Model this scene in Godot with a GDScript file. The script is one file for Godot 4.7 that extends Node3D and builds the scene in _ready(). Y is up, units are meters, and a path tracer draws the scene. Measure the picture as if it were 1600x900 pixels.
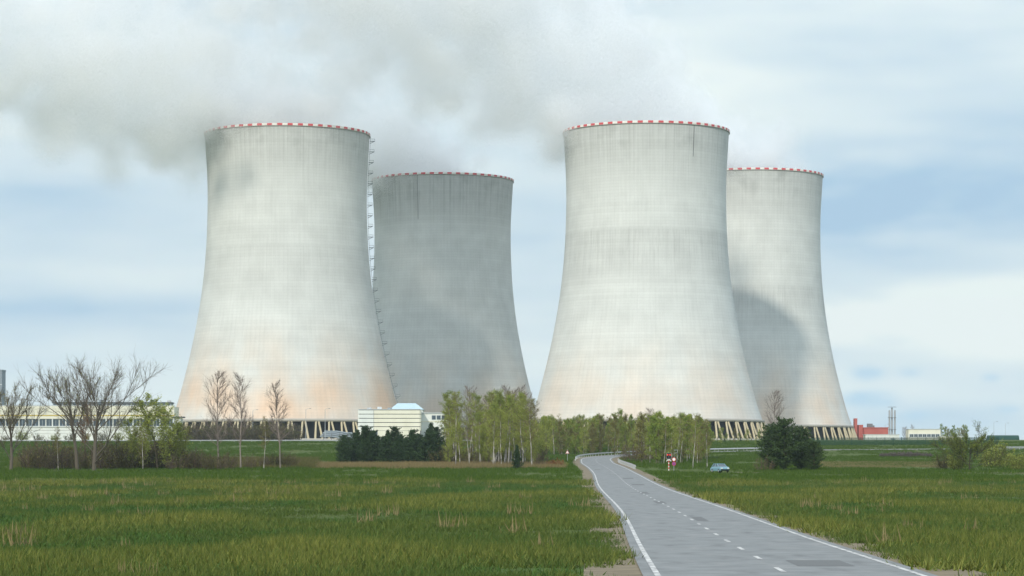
extends Node3D
# Four cooling towers of a power station behind a spring tree line, seen up a gentle slope. Units are metres; the camera looks along -Z.

const F := 3920.0        # focal length of the photograph in its own pixels (1600 wide)
const EYE := 3.0         # height of the camera
const PLANT := 13.2      # level of the plant's yard
var taken := {}
var M := {}

# ------------------------------------------------------------------ small helpers
class MB:
	var v := PackedVector3Array()
	var n := PackedVector3Array()
	var uv := PackedVector2Array()
	var c := PackedColorArray()
	var i := PackedInt32Array()
	var col := Color.WHITE
	func tri(a: Vector3, b: Vector3, d: Vector3) -> void:
		var k := v.size()
		var no := (d - a).cross(b - a).normalized()
		v.push_back(a); v.push_back(b); v.push_back(d)
		for q in 3:
			n.push_back(no); c.push_back(col); uv.push_back(Vector2.ZERO); i.push_back(k + q)
	func quad(a: Vector3, b: Vector3, d: Vector3, e: Vector3, out := Vector3.ZERO) -> void:
		var no := (d - a).cross(b - a).normalized()
		var flip := no.dot(out) < 0.0
		if flip: no = -no
		var k := v.size()
		v.push_back(a); v.push_back(b); v.push_back(d); v.push_back(e)
		for q in 4:
			n.push_back(no); c.push_back(col)
		uv.push_back(Vector2(0, 1)); uv.push_back(Vector2(0, 0)); uv.push_back(Vector2(1, 0)); uv.push_back(Vector2(1, 1))
		for q in ([0, 2, 1, 0, 3, 2] if flip else [0, 1, 2, 0, 2, 3]): i.push_back(k + q)
	func box(at: Vector3, size: Vector3, t := Transform3D()) -> void:
		var h := size / 2.0
		for ax in 3:
			for s in [-1.0, 1.0]:
				var o := Vector3.ZERO; o[ax] = s
				var p := Vector3.ZERO; p[(ax + 1) % 3] = 1
				var q := Vector3.ZERO; q[(ax + 2) % 3] = 1
				var m: Vector3 = at + o * h
				quad(t * (m - p * h - q * h), t * (m + p * h - q * h), t * (m + p * h + q * h), t * (m - p * h + q * h), t.basis * o)
	func tube(pts: Array, radii: Array, sides := 6, cap := false) -> void:
		var base := v.size()
		var m := pts.size()
		var side := Vector3.ZERO
		for j in m:
			var d: Vector3 = (pts[mini(j + 1, m - 1)] - pts[maxi(j - 1, 0)]).normalized()
			if side == Vector3.ZERO:
				side = d.cross(Vector3.UP if absf(d.y) < 0.9 else Vector3.RIGHT).normalized()
			else:
				side = (side - d * side.dot(d)).normalized()
			var up := d.cross(side)
			for s in sides:
				var a := TAU * s / sides
				var o := side * cos(a) + up * sin(a)
				v.push_back(pts[j] + o * radii[j]); n.push_back(o); c.push_back(col); uv.push_back(Vector2(float(s) / sides, j))
		for j in m - 1:
			for s in sides:
				var a := base + j * sides + s
				var b := base + j * sides + (s + 1) % sides
				i.push_back(a); i.push_back(b + sides); i.push_back(b)
				i.push_back(a); i.push_back(a + sides); i.push_back(b + sides)
		if cap:
			for e in [0, m - 1]:
				var ring := []
				for s in sides: ring.push_back(v[base + e * sides + s])
				for s in range(1, sides - 1):
					if e == 0: tri(ring[0], ring[s + 1], ring[s])
					else: tri(ring[0], ring[s], ring[s + 1])
	func lathe(prof: Array, segs: int, vs := [], a0 := 0.0, a1 := TAU) -> void:   # prof: [Vector2(radius, height)], from the bottom up on the outside
		var base := v.size()
		var m := prof.size()
		for j in m:
			var t: Vector2 = prof[mini(j + 1, m - 1)] - prof[maxi(j - 1, 0)]
			var nn := Vector2(t.y, -t.x).normalized()
			for s in segs + 1:
				var a := lerpf(a0, a1, float(s) / segs)
				v.push_back(Vector3(sin(a) * prof[j].x, prof[j].y, -cos(a) * prof[j].x))
				n.push_back(Vector3(sin(a) * nn.x, nn.y, -cos(a) * nn.x)); c.push_back(col)
				uv.push_back(Vector2(float(s) / segs, vs[j] if vs.size() else float(j) / (m - 1)))
		for j in m - 1:
			for s in segs:
				var a := base + j * (segs + 1) + s
				var b := a + segs + 1
				i.push_back(a); i.push_back(a + 1); i.push_back(b)
				i.push_back(a + 1); i.push_back(b + 1); i.push_back(b)
	func mesh(m: Material) -> ArrayMesh:
		var arr := []
		arr.resize(Mesh.ARRAY_MAX)
		arr[Mesh.ARRAY_VERTEX] = v; arr[Mesh.ARRAY_NORMAL] = n; arr[Mesh.ARRAY_TEX_UV] = uv; arr[Mesh.ARRAY_COLOR] = c; arr[Mesh.ARRAY_INDEX] = i
		var me := ArrayMesh.new()
		me.add_surface_from_arrays(Mesh.PRIMITIVE_TRIANGLES, arr)
		me.surface_set_material(0, m)
		return me

func numbered(called: String) -> String:
	var k: int = taken.get(called, 0)
	taken[called] = k + 1
	return called if k == 0 else "%s_%03d" % [called, k]

func tag(o: Node3D, label: String, category: String, group := "", kind := "") -> Node3D:
	if label: o.set_meta("label", label)
	if category: o.set_meta("category", category)
	if group: o.set_meta("group", group)
	if kind: o.set_meta("kind", kind)
	return o

func thing(called: String, label: String, category: String, at := Vector3.ZERO, turn := 0.0, group := "") -> Node3D:
	var o := Node3D.new()
	o.name = numbered(called)
	add_child(o)
	o.position = at
	o.rotation.y = turn
	return tag(o, label, category, group)

func put(called: String, me: Mesh, parent: Node3D, at := Vector3.ZERO, turn := 0.0) -> MeshInstance3D:
	var o := MeshInstance3D.new()
	if parent == self: called = numbered(called)
	else:
		var k: int = parent.get_meta("_n_" + called, 0) if parent.has_meta("_n_" + called) else 0
		parent.set_meta("_n_" + called, k + 1)
		if k: called = "%s_%03d" % [called, k]
	o.name = called
	o.mesh = me
	o.position = at
	o.rotation.y = turn
	parent.add_child(o, true)
	return o

func struct(called: String, me: Mesh) -> MeshInstance3D:
	var o := put(called, me, self)
	o.set_meta("kind", "structure")
	return o

func copy_of(src: Node3D, called: String, label: String, at: Vector3, turn := 0.0, size := 1.0, group := "") -> Node3D:
	var o: Node3D = src.duplicate()
	o.name = numbered(called)
	add_child(o)
	o.position = at
	o.rotation.y = turn
	o.scale = Vector3.ONE * size
	if label: o.set_meta("label", label)
	if group: o.set_meta("group", group)
	return o

func mat(lin: Color, rough := 0.9, vertex := false) -> StandardMaterial3D:
	var m := StandardMaterial3D.new()
	m.albedo_color = lin.linear_to_srgb()
	m.roughness = rough
	m.metallic_specular = 0.3
	m.vertex_color_use_as_albedo = vertex
	return m

func noise(sd: int, freq: float, oct := 4) -> FastNoiseLite:
	var f := FastNoiseLite.new()
	f.seed = sd
	f.noise_type = FastNoiseLite.TYPE_SIMPLEX_SMOOTH
	f.frequency = freq
	f.fractal_octaves = oct
	return f

func noise_tex(sd: int, freq: float, lo: Color, hi: Color, size := 512, normal := false, bump := 6.0) -> NoiseTexture2D:
	var t := NoiseTexture2D.new()
	t.width = size; t.height = size
	t.seamless = true
	t.noise = noise(sd, freq, 5)
	if normal:
		t.as_normal_map = true
		t.bump_strength = bump
	else:
		var g := Gradient.new()
		g.set_color(0, lo.linear_to_srgb()); g.set_color(1, hi.linear_to_srgb())
		t.color_ramp = g
	return t

# ------------------------------------------------------------------ the lie of the land
const LIE := [[0, 0.0], [60, 0.1], [100, 0.0], [150, 0.0], [250, 0.26], [400, 1.16], [450, 1.74], [550, 3.0], [700, 5.5], [800, 8.1], [900, 10.2], [1000, 11.4], [1100, 12.6], [1160, 13.2], [9000, 13.2]]
var lie_curve := Curve3D.new()

func ground(x: float, d: float) -> float:
	var k := 0
	while k < LIE.size() - 2 and d > LIE[k + 1][0]: k += 1
	var p0: Array = LIE[maxi(k - 1, 0)]
	var p1: Array = LIE[k]
	var p2: Array = LIE[k + 1]
	var p3: Array = LIE[mini(k + 2, LIE.size() - 1)]
	var w: float = p2[0] - p1[0]
	var t := clampf((d - p1[0]) / w, 0.0, 1.0)
	var m1: float = (p2[1] - p0[1]) / maxf(p2[0] - p0[0], 1.0) * w
	var m2: float = (p3[1] - p1[1]) / maxf(p3[0] - p1[0], 1.0) * w
	if k >= LIE.size() - 2: return PLANT
	if k == LIE.size() - 3: m2 = 0.0
	var t2 := t * t
	var t3 := t2 * t
	return (2 * t3 - 3 * t2 + 1) * p1[1] + (t3 - 2 * t2 + t) * m1 + (-2 * t3 + 3 * t2) * p2[1] + (t3 - t2) * m2

func spot(px: float, d: float) -> Vector3:      # a place on the ground, px across as counted in the photograph
	var x := (px - 800.0) * d / F
	return Vector3(x, ground(x, d), -d)

# ------------------------------------------------------------------ camera, sky, sun
func _ready() -> void:
	var cam := Camera3D.new()
	cam.name = "camera"
	add_child(cam)
	cam.position = Vector3(0, EYE, 0)
	cam.projection = Camera3D.PROJECTION_FRUSTUM
	cam.near = 1.0
	cam.far = 20000.0
	cam.size = 900.0 / F
	cam.frustum_offset = Vector2(0, (722.0 - 450.0) / F)
	cam.current = true

	var env := Environment.new()
	env.background_mode = Environment.BG_SKY
	env.sky = Sky.new()
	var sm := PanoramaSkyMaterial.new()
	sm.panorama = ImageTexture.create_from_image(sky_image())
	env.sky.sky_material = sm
	env.tonemap_mode = Environment.TONE_MAPPER_LINEAR
	env.tonemap_exposure = 1.48
	env.sdfgi_enabled = true
	env.ssao_enabled = true
	env.ssil_enabled = true
	env.volumetric_fog_enabled = true
	env.volumetric_fog_density = 0.0
	env.fog_enabled = true
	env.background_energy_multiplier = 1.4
	env.fog_density = 0.00006
	env.fog_light_color = Color(0.86, 0.93, 0.97)
	var we := WorldEnvironment.new()
	we.name = "world_environment"
	we.environment = env
	add_child(we)

	var sun := DirectionalLight3D.new()
	sun.name = "sun"
	sun.light_color = Color(1.0, 0.965, 0.90)
	sun.light_energy = 0.6
	sun.light_angular_distance = 3.0
	sun.shadow_enabled = true
	add_child(sun)
	var az := deg_to_rad(20.0)
	var el := deg_to_rad(29.0)
	sun.look_at_from_position(Vector3.ZERO, Vector3(sin(az) * cos(el), -sin(el), -cos(az) * cos(el)))

	materials()
	land()
	towers()
	plant_buildings()
	roads()
	steam()
	woods()
	street_things()
	grass()

# cloud banks: direction as (px, py) in the photograph, half width, half height, how white (+) or clear (-)
const BANKS := [[1420, 290, 260, 95, -0.55], [1330, 375, 200, 60, -0.3], [1500, 490, 280, 62, 0.8], [1350, 60, 330, 110, 0.12], [80, 420, 260, 45, 0.0], [90, 478, 200, 22, -0.3], [40, 300, 200, 60, -0.25], [840, 300, 90, 120, -0.15], [120, 560, 250, 50, 0.1], [1480, 668, 300, 34, -0.75], [300, 60, 420, 120, 0.05], [1000, 150, 200, 90, 0.35]]
const PUFFS := [[1356, 584, 24, 9], [1366, 625, 30, 12], [1340, 622, 22, 8], [1548, 590, 11, 5], [1420, 582, 16, 4], [1572, 640, 18, 5], [1432, 650, 22, 7]]
var sky_a := noise(11, 1.6, 5)
var sky_b := noise(12, 4.5, 4)

func sky_color(az: float, el: float) -> Color:
	var dir := Vector3(sin(az) * cos(el), sin(el), -cos(az) * cos(el))
	var p := Vector3(dir.x, dir.y * 4.5, dir.z)
	var k := 0.5 + 0.95 * sky_a.get_noise_3dv(p) + 0.35 * sky_b.get_noise_3dv(p)
	var near := absf(az) < 0.5 and absf(el) < 0.4
	var px := 0.0
	var py := 0.0
	if near:
		px = 800.0 + F * tan(az)
		py = 722.0 - F * tan(el) / cos(az)
		k = lerpf(k, 0.60 + 0.24 * sky_b.get_noise_3dv(Vector3(p.x, p.y * 1.6, p.z) * 1.5) + 0.38 * sky_a.get_noise_3dv(p * 3.0), smoothstep(0.5, 0.25, absf(az)) * smoothstep(0.4, 0.22, el))
		for q in BANKS:
			var r: float = ((px - q[0]) / q[2]) ** 2 + ((py - q[1]) / q[3]) ** 2
			if r < 5.0: k += 1.25 * q[4] * exp(-r) * (0.8 + 0.6 * sky_b.get_noise_3dv(p * 4.0))
	k = clampf(k, 0.0, 1.0)
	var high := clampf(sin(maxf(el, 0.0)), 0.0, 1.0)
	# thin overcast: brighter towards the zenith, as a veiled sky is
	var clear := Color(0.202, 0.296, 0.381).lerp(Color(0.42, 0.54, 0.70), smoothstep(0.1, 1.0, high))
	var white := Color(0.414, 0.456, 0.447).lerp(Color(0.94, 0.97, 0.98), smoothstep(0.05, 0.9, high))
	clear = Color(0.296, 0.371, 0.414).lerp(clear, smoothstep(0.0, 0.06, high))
	var out := clear.lerp(white, k)
	if near:
		for q in PUFFS:
			var r: float = ((px - q[0]) / q[2]) ** 2 + ((py - q[1]) / q[3]) ** 2
			if r < 5.0: out = out.lerp(Color(0.25, 0.35, 0.42), clampf(1.3 * exp(-r) * (1.0 + 1.0 * sky_b.get_noise_3dv(p * 16.0)), 0.0, 0.92))
	return out.linear_to_srgb()

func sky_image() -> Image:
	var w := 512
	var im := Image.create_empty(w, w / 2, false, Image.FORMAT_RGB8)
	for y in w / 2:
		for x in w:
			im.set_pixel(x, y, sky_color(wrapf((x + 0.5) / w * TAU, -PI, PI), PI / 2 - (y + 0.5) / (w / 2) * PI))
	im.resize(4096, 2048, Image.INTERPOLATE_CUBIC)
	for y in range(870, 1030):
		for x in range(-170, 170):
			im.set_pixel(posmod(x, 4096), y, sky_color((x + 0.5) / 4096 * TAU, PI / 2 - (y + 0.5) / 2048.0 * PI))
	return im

# ------------------------------------------------------------------ materials
func materials() -> void:
	M.grass = mat(Color(1, 1, 1), 1.0)
	M.grass.albedo_texture = noise_tex(3, 0.02, Color(0.028, 0.060, 0.005), Color(0.062, 0.118, 0.010))
	M.grass.detail_enabled = true
	M.grass.detail_blend_mode = BaseMaterial3D.BLEND_MODE_MIX
	M.grass.detail_uv_layer = BaseMaterial3D.DETAIL_UV_2
	var dry := noise_tex(31, 0.015, Color(0.09, 0.075, 0.03), Color(0.15, 0.15, 0.05))
	dry.color_ramp.set_color(0, Color(0.27, 0.25, 0.13, 0.0))
	dry.color_ramp.set_color(1, Color(0.33, 0.34, 0.15, 0.8))
	M.grass.detail_albedo = dry
	M.grass.uv2_triplanar = true
	M.grass.uv2_world_triplanar = true
	M.grass.uv2_scale = Vector3.ONE * 0.011
	M.grass.uv1_triplanar = true
	M.grass.uv1_world_triplanar = true
	M.grass.uv1_scale = Vector3.ONE * 0.03
	M.white_paint = mat(Color(0.72, 0.70, 0.66), 0.6)
	M.red_paint = mat(Color(0.52, 0.07, 0.08), 0.6)
	M.leg = mat(Color(0.50, 0.44, 0.30), 0.85)
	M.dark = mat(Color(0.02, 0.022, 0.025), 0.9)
	M.steel = mat(Color(0.16, 0.17, 0.18), 0.6)
	M.concrete = mat(Color(0.40, 0.38, 0.34), 0.9)
	M.bark = mat(Color(1, 1, 1), 0.95, true)
	M.leaf = mat(Color(1, 1, 1), 0.8, true)
	M.leaf.backlight_enabled = true
	M.leaf.backlight = Color(0.5, 0.5, 0.4)
	M.needle = mat(Color(1, 1, 1), 0.8, true)
	M.asphalt = mat(Color(1, 1, 1), 0.9)
	M.asphalt.albedo_texture = noise_tex(5, 0.02, Color(0.15, 0.16, 0.16), Color(0.22, 0.23, 0.23))
	M.asphalt.uv1_triplanar = true
	M.asphalt.uv1_world_triplanar = true
	M.asphalt.uv1_scale = Vector3.ONE * 0.06
	M.gravel = mat(Color(1, 1, 1), 1.0)
	M.gravel.albedo_texture = noise_tex(6, 0.03, Color(0.13, 0.11, 0.075), Color(0.22, 0.18, 0.12))
	M.gravel.uv1_triplanar = true
	M.gravel.uv1_world_triplanar = true
	M.gravel.uv1_scale = Vector3.ONE * 0.05
	M.asphalt.detail_enabled = true
	M.asphalt.detail_blend_mode = BaseMaterial3D.BLEND_MODE_MIX
	M.asphalt.detail_uv_layer = BaseMaterial3D.DETAIL_UV_2
	var wear := noise_tex(32, 0.012, Color.BLACK, Color.BLACK)
	wear.color_ramp.set_color(0, Color(0.36, 0.37, 0.37, 0.75))
	wear.color_ramp.set_color(1, Color(0.55, 0.55, 0.54, 0.6))
	wear.color_ramp.add_point(0.5, Color(0.46, 0.46, 0.46, 0.0))
	M.asphalt.detail_albedo = wear
	M.asphalt.uv2_triplanar = true
	M.asphalt.uv2_world_triplanar = true
	M.asphalt.uv2_scale = Vector3(0.11, 0.11, 0.03)
	M.line = mat(Color(1, 1, 1), 0.8)
	var worn := noise_tex(33, 0.03, Color(0.22, 0.22, 0.22), Color(0.66, 0.66, 0.63))
	worn.color_ramp.add_point(0.42, Color(0.68, 0.68, 0.67))
	worn.color_ramp.add_point(0.30, Color(0.52, 0.52, 0.52))
	M.line.albedo_texture = worn
	M.line.uv1_triplanar = true
	M.line.uv1_world_triplanar = true
	M.line.uv1_scale = Vector3.ONE * 0.13
	M.galv = mat(Color(0.42, 0.44, 0.46), 0.45)
	M.galv.metallic = 0.4
	M.cream = wall_mat(21, Color(0.66, 0.65, 0.53), Color(0.74, 0.73, 0.62))
	M.white_wall = wall_mat(22, Color(0.62, 0.66, 0.64), Color(0.74, 0.76, 0.72))
	M.grey_wall = wall_mat(23, Color(0.20, 0.24, 0.27), Color(0.26, 0.30, 0.33))
	M.red_wall = wall_mat(24, Color(0.38, 0.10, 0.085), Color(0.46, 0.14, 0.115))
	M.yellow_trim = mat(Color(0.55, 0.43, 0.10), 0.7)
	M.roof_dark = mat(Color(0.055, 0.07, 0.075), 0.8)
	M.roof_blue = mat(Color(0.42, 0.55, 0.62), 0.45)
	M.frame = mat(Color(0.50, 0.54, 0.55), 0.6)
	M.glass = mat(Color(0.05, 0.075, 0.095), 0.12)
	M.glass.metallic_specular = 0.6
	M.fence_green = mat(Color(0.012, 0.05, 0.035), 0.6)
	M.sign_red = mat(Color(0.52, 0.03, 0.035), 0.5)
	M.sign_blue = mat(Color(0.03, 0.09, 0.38), 0.5)
	M.sign_white = mat(Color(0.74, 0.74, 0.72), 0.5)
	M.sign_yellow = mat(Color(0.62, 0.72, 0.02), 0.5)
	M.black = mat(Color(0.012, 0.012, 0.014), 0.6)
	M.car_paint = mat(Color(0.13, 0.27, 0.33), 0.3)
	M.car_paint.clearcoat_enabled = true
	M.rubber = mat(Color(0.02, 0.02, 0.02), 0.9)

# ------------------------------------------------------------------ ground
func land() -> void:
	var mb := MB.new()
	var ds := []
	var d := -60.0
	while d < 1300: ds.append(d); d += 6.0 if d > 40 else 20.0
	while d < 3000: ds.append(d); d *= 1.25
	ds.append(3000.0)
	var xs := [-2200.0, -1500.0, -800.0, -500.0]
	for k in range(-20, 21): xs.append(k * 20.0)
	xs.append_array([500.0, 800.0, 1500.0, 2200.0])
	for r in ds.size():
		for x in xs:
			mb.v.push_back(Vector3(x, ground(x, ds[r]), -ds[r]))
			var s := (ground(x, ds[r] + 3) - ground(x, ds[r] - 3)) / 6.0
			mb.n.push_back(Vector3(0, 1, s).normalized()); mb.c.push_back(Color.WHITE); mb.uv.push_back(Vector2.ZERO)
	var w := xs.size()
	for r in ds.size() - 1:
		for k in w - 1:
			var a := r * w + k
			for q in [a, a + w, a + 1, a + 1, a + w, a + w + 1]: mb.i.push_back(q)
	struct("ground", mb.mesh(M.grass))

# ------------------------------------------------------------------ cooling towers
const PROFILE := [[9.6, 58.2], [16, 55.6], [24, 53.4], [32, 51.2], [40, 49.2], [48, 47.4], [58, 45.4], [70, 43.3], [80, 42.0], [92, 40.8], [104, 40.1], [116, 39.75], [128, 39.75], [138, 40.2], [147, 40.8], [153.2, 41.25]]

func radius_at(h: float) -> float:
	for k in PROFILE.size() - 1:
		if h <= PROFILE[k + 1][0]:
			var t: float = clampf((h - PROFILE[k][0]) / (PROFILE[k + 1][0] - PROFILE[k][0]), -0.5, 1.0)
			return lerpf(PROFILE[k][1], PROFILE[k + 1][1], t)
	return PROFILE[-1][1]

func shell_material(sd: int, warm: float, stain_h: float, stain: float) -> StandardMaterial3D:
	var w := 1024
	var h := 512
	var fine := noise(sd, 0.5, 2)
	var streak := noise(sd + 1, 0.12, 3)
	var patch := noise(sd + 2, 0.012, 4)
	var bytes := PackedByteArray()
	bytes.resize(w * h * 3)
	var rng := RandomNumberGenerator.new()
	rng.seed = sd
	var lift := []
	for k in 110: lift.append(rng.randf_range(-1, 1))
	var runs := []          # per column: how strongly rain has streaked it
	for x in w: runs.append(maxf(0.0, streak.get_noise_2d(x * 1.6, 7.0)) + 0.5 * rng.randf())
	for y in h:
		var up := 155.0 * (1.0 - float(y) / h)
		var lf: float = lift[int(up / 1.5)]
		var line := 1.0 if fposmod(up, 1.5) > 0.3 else 0.975
		var top := smoothstep(118.0, 153.0, up)
		var band := stain * smoothstep(stain_h + 3.0, stain_h - 1.0, up) * smoothstep(stain_h - 34.0, stain_h - 6.0, up)
		var low := smoothstep(66.0, 8.0, up)
		for x in w:
			var s := streak.get_noise_2d(x * 1.5, y * 0.12)
			var f := fine.get_noise_2d(x * 1.0, y * 0.5)
			var p := patch.get_noise_2d(x * 1.2, y * 1.5)
			var dirt: float = top * (0.06 + 0.16 * runs[x] + 0.30 * maxf(0.0, p)) + band * (0.04 + 0.18 * runs[x] + 0.3 * maxf(0.0, s))
			var g := (0.98 + 0.024 * s + 0.02 * f + 0.045 * p + 0.012 * lf) * line * (0.985 if x % 8 == 0 else 1.0)
			g *= 1.0 - clampf(dirt, 0.0, 0.6) * 0.62
			var pink := warm * low * clampf(0.55 + 0.9 * patch.get_noise_2d(x * 0.7 + 300.0, y * 0.5), 0.1, 1.0)
			var r := g * lerpf(0.80, 0.845, pink)
			var gr := g * lerpf(0.81, 0.75, pink)
			var b := g * lerpf(0.80, 0.665, pink)
			var o := (y * w + x) * 3
			bytes[o] = int(clampf(r, 0, 1) * 255); bytes[o + 1] = int(clampf(gr, 0, 1) * 255); bytes[o + 2] = int(clampf(b, 0, 1) * 255)
	var m := mat(Color(1, 1, 1), 0.92)
	m.albedo_texture = ImageTexture.create_from_image(Image.create_from_data(w, h, false, Image.FORMAT_RGB8, bytes))
	return m

func leg_meshes() -> Array:
	var out := []
	for s in [-1.0, 1.0]:
		var mb := MB.new()
		var b := Vector3(sin(s * 0.0305) * 61.6, 0.0, -cos(s * 0.0305) * 61.6)
		var t := Vector3(sin(s * 0.0105) * 58.3, 9.7, -cos(s * 0.0105) * 58.3)
		mb.tube([b, b.lerp(t, 0.5), t], [0.58, 0.5, 0.5], 8)
		mb.box(b + Vector3(0, 0.35, 0), Vector3(1.9, 0.7, 1.9))
		out.append(mb.mesh(M.leg))
	return out

func tower(at: Vector3, label: String, shell_mat: StandardMaterial3D) -> Node3D:
	var t := thing("cooling_tower", label, "cooling tower", at, 0.0, "cooling towers of the power station")
	if not M.has("tower_mesh"):
		var mb := MB.new()
		var prof := []
		var vs := []
		for k in 49:
			var h := lerpf(9.6, 153.2, k / 48.0)
			# smooth the profile with a short moving mean
			var r := (radius_at(h - 6.0) + 2.0 * radius_at(h) + radius_at(minf(h + 6.0, 153.2))) / 4.0
			prof.append(Vector2(r, h)); vs.append(1.0 - h / 155.0)
		mb.lathe(prof, 144, vs)
		var inner := []
		var vi := []
		for k in range(prof.size() - 1, -1, -1):
			inner.append(Vector2(prof[k].x - 0.7, prof[k].y)); vi.append(vs[k])
		mb.lathe([prof[-1], inner[0]], 144, [0.01, 0.01])
		mb.lathe(inner, 144, vi)
		M.tower_mesh = mb
		mb = MB.new()   # ring beam that the legs carry
		mb.lathe([Vector2(57.0, 9.2), Vector2(58.9, 9.2), Vector2(58.75, 10.6), Vector2(57.9, 10.7)], 144)
		M.ring_beam = mb.mesh(M.concrete)
		mb = MB.new()   # near-black drum for the fill, added to keep light from showing between legs
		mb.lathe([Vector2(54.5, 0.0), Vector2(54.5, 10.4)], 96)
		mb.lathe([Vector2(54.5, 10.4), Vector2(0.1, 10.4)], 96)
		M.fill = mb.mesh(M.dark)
		mb = MB.new()
		mb.lathe([Vector2(65.4, -0.6), Vector2(65.2, 1.1), Vector2(64.7, 1.1), Vector2(64.7, -0.6)], 128)
		M.basin = mb.mesh(M.concrete)
		mb = MB.new()
		mb.lathe([Vector2(41.2, 153.0), Vector2(41.65, 153.1), Vector2(41.65, 153.3), Vector2(40.4, 153.32)], 144)
		M.walkway = mb.mesh(M.concrete)
		M.legs = leg_meshes()
		var rp := []
		for q in 2:
			mb = MB.new()
			var wd := TAU / 104.0 * 0.992
			mb.lathe([Vector2(41.45, 153.34), Vector2(41.6, 153.34), Vector2(41.6, 154.4), Vector2(41.45, 154.4)], 2, [], -wd / 2, wd / 2)
			mb.lathe([Vector2(41.45, 154.4), Vector2(41.45, 153.34)], 2, [], -wd / 2, wd / 2)
			rp.append(mb.mesh(M.red_paint if q == 0 else M.white_paint))
		M.rim_panels = rp
	put("shell", M.tower_mesh.mesh(shell_mat), t)
	put("ring_beam", M.ring_beam, t)
	put("dark_fill_drum", M.fill, t)
	put("basin_wall", M.basin, t)
	put("rim_walkway", M.walkway, t)
	for k in 112:
		put("leg", M.legs[k % 2], t, Vector3.ZERO, -TAU * (k / 2) / 56.0)
	for k in 104:
		put("rim_panel", M.rim_panels[k % 2], t, Vector3.ZERO, -TAU * k / 104.0)
	return t

func towers() -> void:
	var lf := tower(Vector3(-112.7, PLANT, -1259), "front left cooling tower with the ladder and platforms up its right side", shell_material(101, 1.15, 95.0, 0.35))
	ladder(lf, 1.515)
	var rf := tower(Vector3(66.8, PLANT, -1250), "front right cooling tower with a grey stained band round its waist", shell_material(202, 0.55, 102.0, 0.6))
	var bl := tower(Vector3(-40.5, PLANT, -1465), "shaded cooling tower standing behind the front left one", shell_material(303, 0.7, 150.0, 0.5))
	tower(Vector3(137.3, PLANT, -1443), "rear right cooling tower half hidden by the front right one", shell_material(404, 0.8, 88.0, 0.6))
	cable(rf, PI - 0.547, 138.0)
	cable(bl, PI + 0.33, 128.0)

func meridian(a: float, h: float, out: float) -> Vector3:
	var r := (radius_at(h - 6.0) + 2.0 * radius_at(h) + radius_at(minf(h + 6.0, 153.2))) / 4.0 + out
	return Vector3(sin(a) * r, h, -cos(a) * r)

# a caged ladder up one side with a small railed platform every few metres
func ladder(t: Node3D, a: float) -> void:
	var mb := MB.new()
	for s in [-0.007, 0.007]:
		var pts := []
		for k in 40: pts.append(meridian(a + s, 10.0 + k * 143.0 / 39.0, 0.55))
		var rad := []
		rad.resize(40); rad.fill(0.07)
		mb.tube(pts, rad, 5)
	for k in 280:
		mb.tube([meridian(a - 0.007, 10.2 + k * 0.51, 0.55), meridian(a + 0.007, 10.2 + k * 0.51, 0.55)], [0.03, 0.03], 4)
	var l := put("ladder", mb.mesh(M.steel), t)
	var pl := MB.new()
	pl.box(Vector3(1.25, 0, 0), Vector3(2.5, 0.16, 1.7))
	for s in [-0.8, 0.8]:
		pl.tube([Vector3(0.1, 1.1, s), Vector3(2.45, 1.1, s)], [0.04, 0.04], 4)
		pl.tube([Vector3(2.45, 0, s), Vector3(2.45, 1.1, s)], [0.05, 0.05], 4)
		pl.tube([Vector3(0.0, -1.2, s), Vector3(2.2, -0.08, s)], [0.06, 0.06], 4)
	pl.tube([Vector3(2.45, 1.1, -0.8), Vector3(2.45, 1.1, 0.8)], [0.04, 0.04], 4)
	var me := pl.mesh(M.steel)
	for k in 27:
		put("platform", me, l, meridian(a, 12.0 + k * 5.35, 0.3), PI / 2 - a)

func cable(t: Node3D, a: float, to: float) -> void:
	var mb := MB.new()
	var pts := []
	var rad := []
	for k in 16:
		pts.append(meridian(a, lerpf(to, 153.0, k / 15.0), 0.12)); rad.append(0.11)
	mb.tube(pts, rad, 5)
	put("lightning_conductor", mb.mesh(M.steel), t)

# ------------------------------------------------------------------ buildings of the plant
func wall_mat(sd: int, lo: Color, hi: Color) -> StandardMaterial3D:
	var m := mat(Color(1, 1, 1), 0.85)
	m.albedo_texture = noise_tex(sd, 0.012, lo, hi, 256)
	m.uv1_triplanar = true
	m.uv1_world_triplanar = true
	m.uv1_scale = Vector3(0.05, 0.02, 0.05)
	return m

func block(called: String, parent: Node3D, at: Vector3, size: Vector3, m: Material) -> MeshInstance3D:
	var mb := MB.new()
	mb.box(Vector3(0, size.y / 2, 0), size)
	return put(called, mb.mesh(m), parent, at)

func window_meshes(w: float, h: float, bars: int) -> Array:
	var fr := MB.new()
	for q in [-1, 1]:
		fr.box(Vector3(q * (w / 2 - 0.06), h / 2, 0), Vector3(0.12, h, 0.16))
		fr.box(Vector3(0, h / 2 + q * (h / 2 - 0.06), 0), Vector3(w - 0.244, 0.12, 0.156))
	for k in bars:
		fr.box(Vector3(-w / 2 + w * (k + 1) / (bars + 1.0), h / 2, 0), Vector3(0.08, h - 0.244, 0.13))
	var gl := MB.new()
	gl.box(Vector3(0, h / 2, -0.02), Vector3(w - 0.2, h - 0.2, 0.04))
	return [fr.mesh(M.frame), gl.mesh(M.glass)]

func windows(parent: Node3D, x0: float, x1: float, y: float, z: float, n: int, h: float, bars := 1) -> void:
	var pitch := (x1 - x0) / n
	var ms := window_meshes(pitch * 0.9, h, bars)
	for k in n:
		var o := put("window", ms[0], parent, Vector3(x0 + pitch * (k + 0.5), y, z))
		put("pane", ms[1], o)

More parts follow.
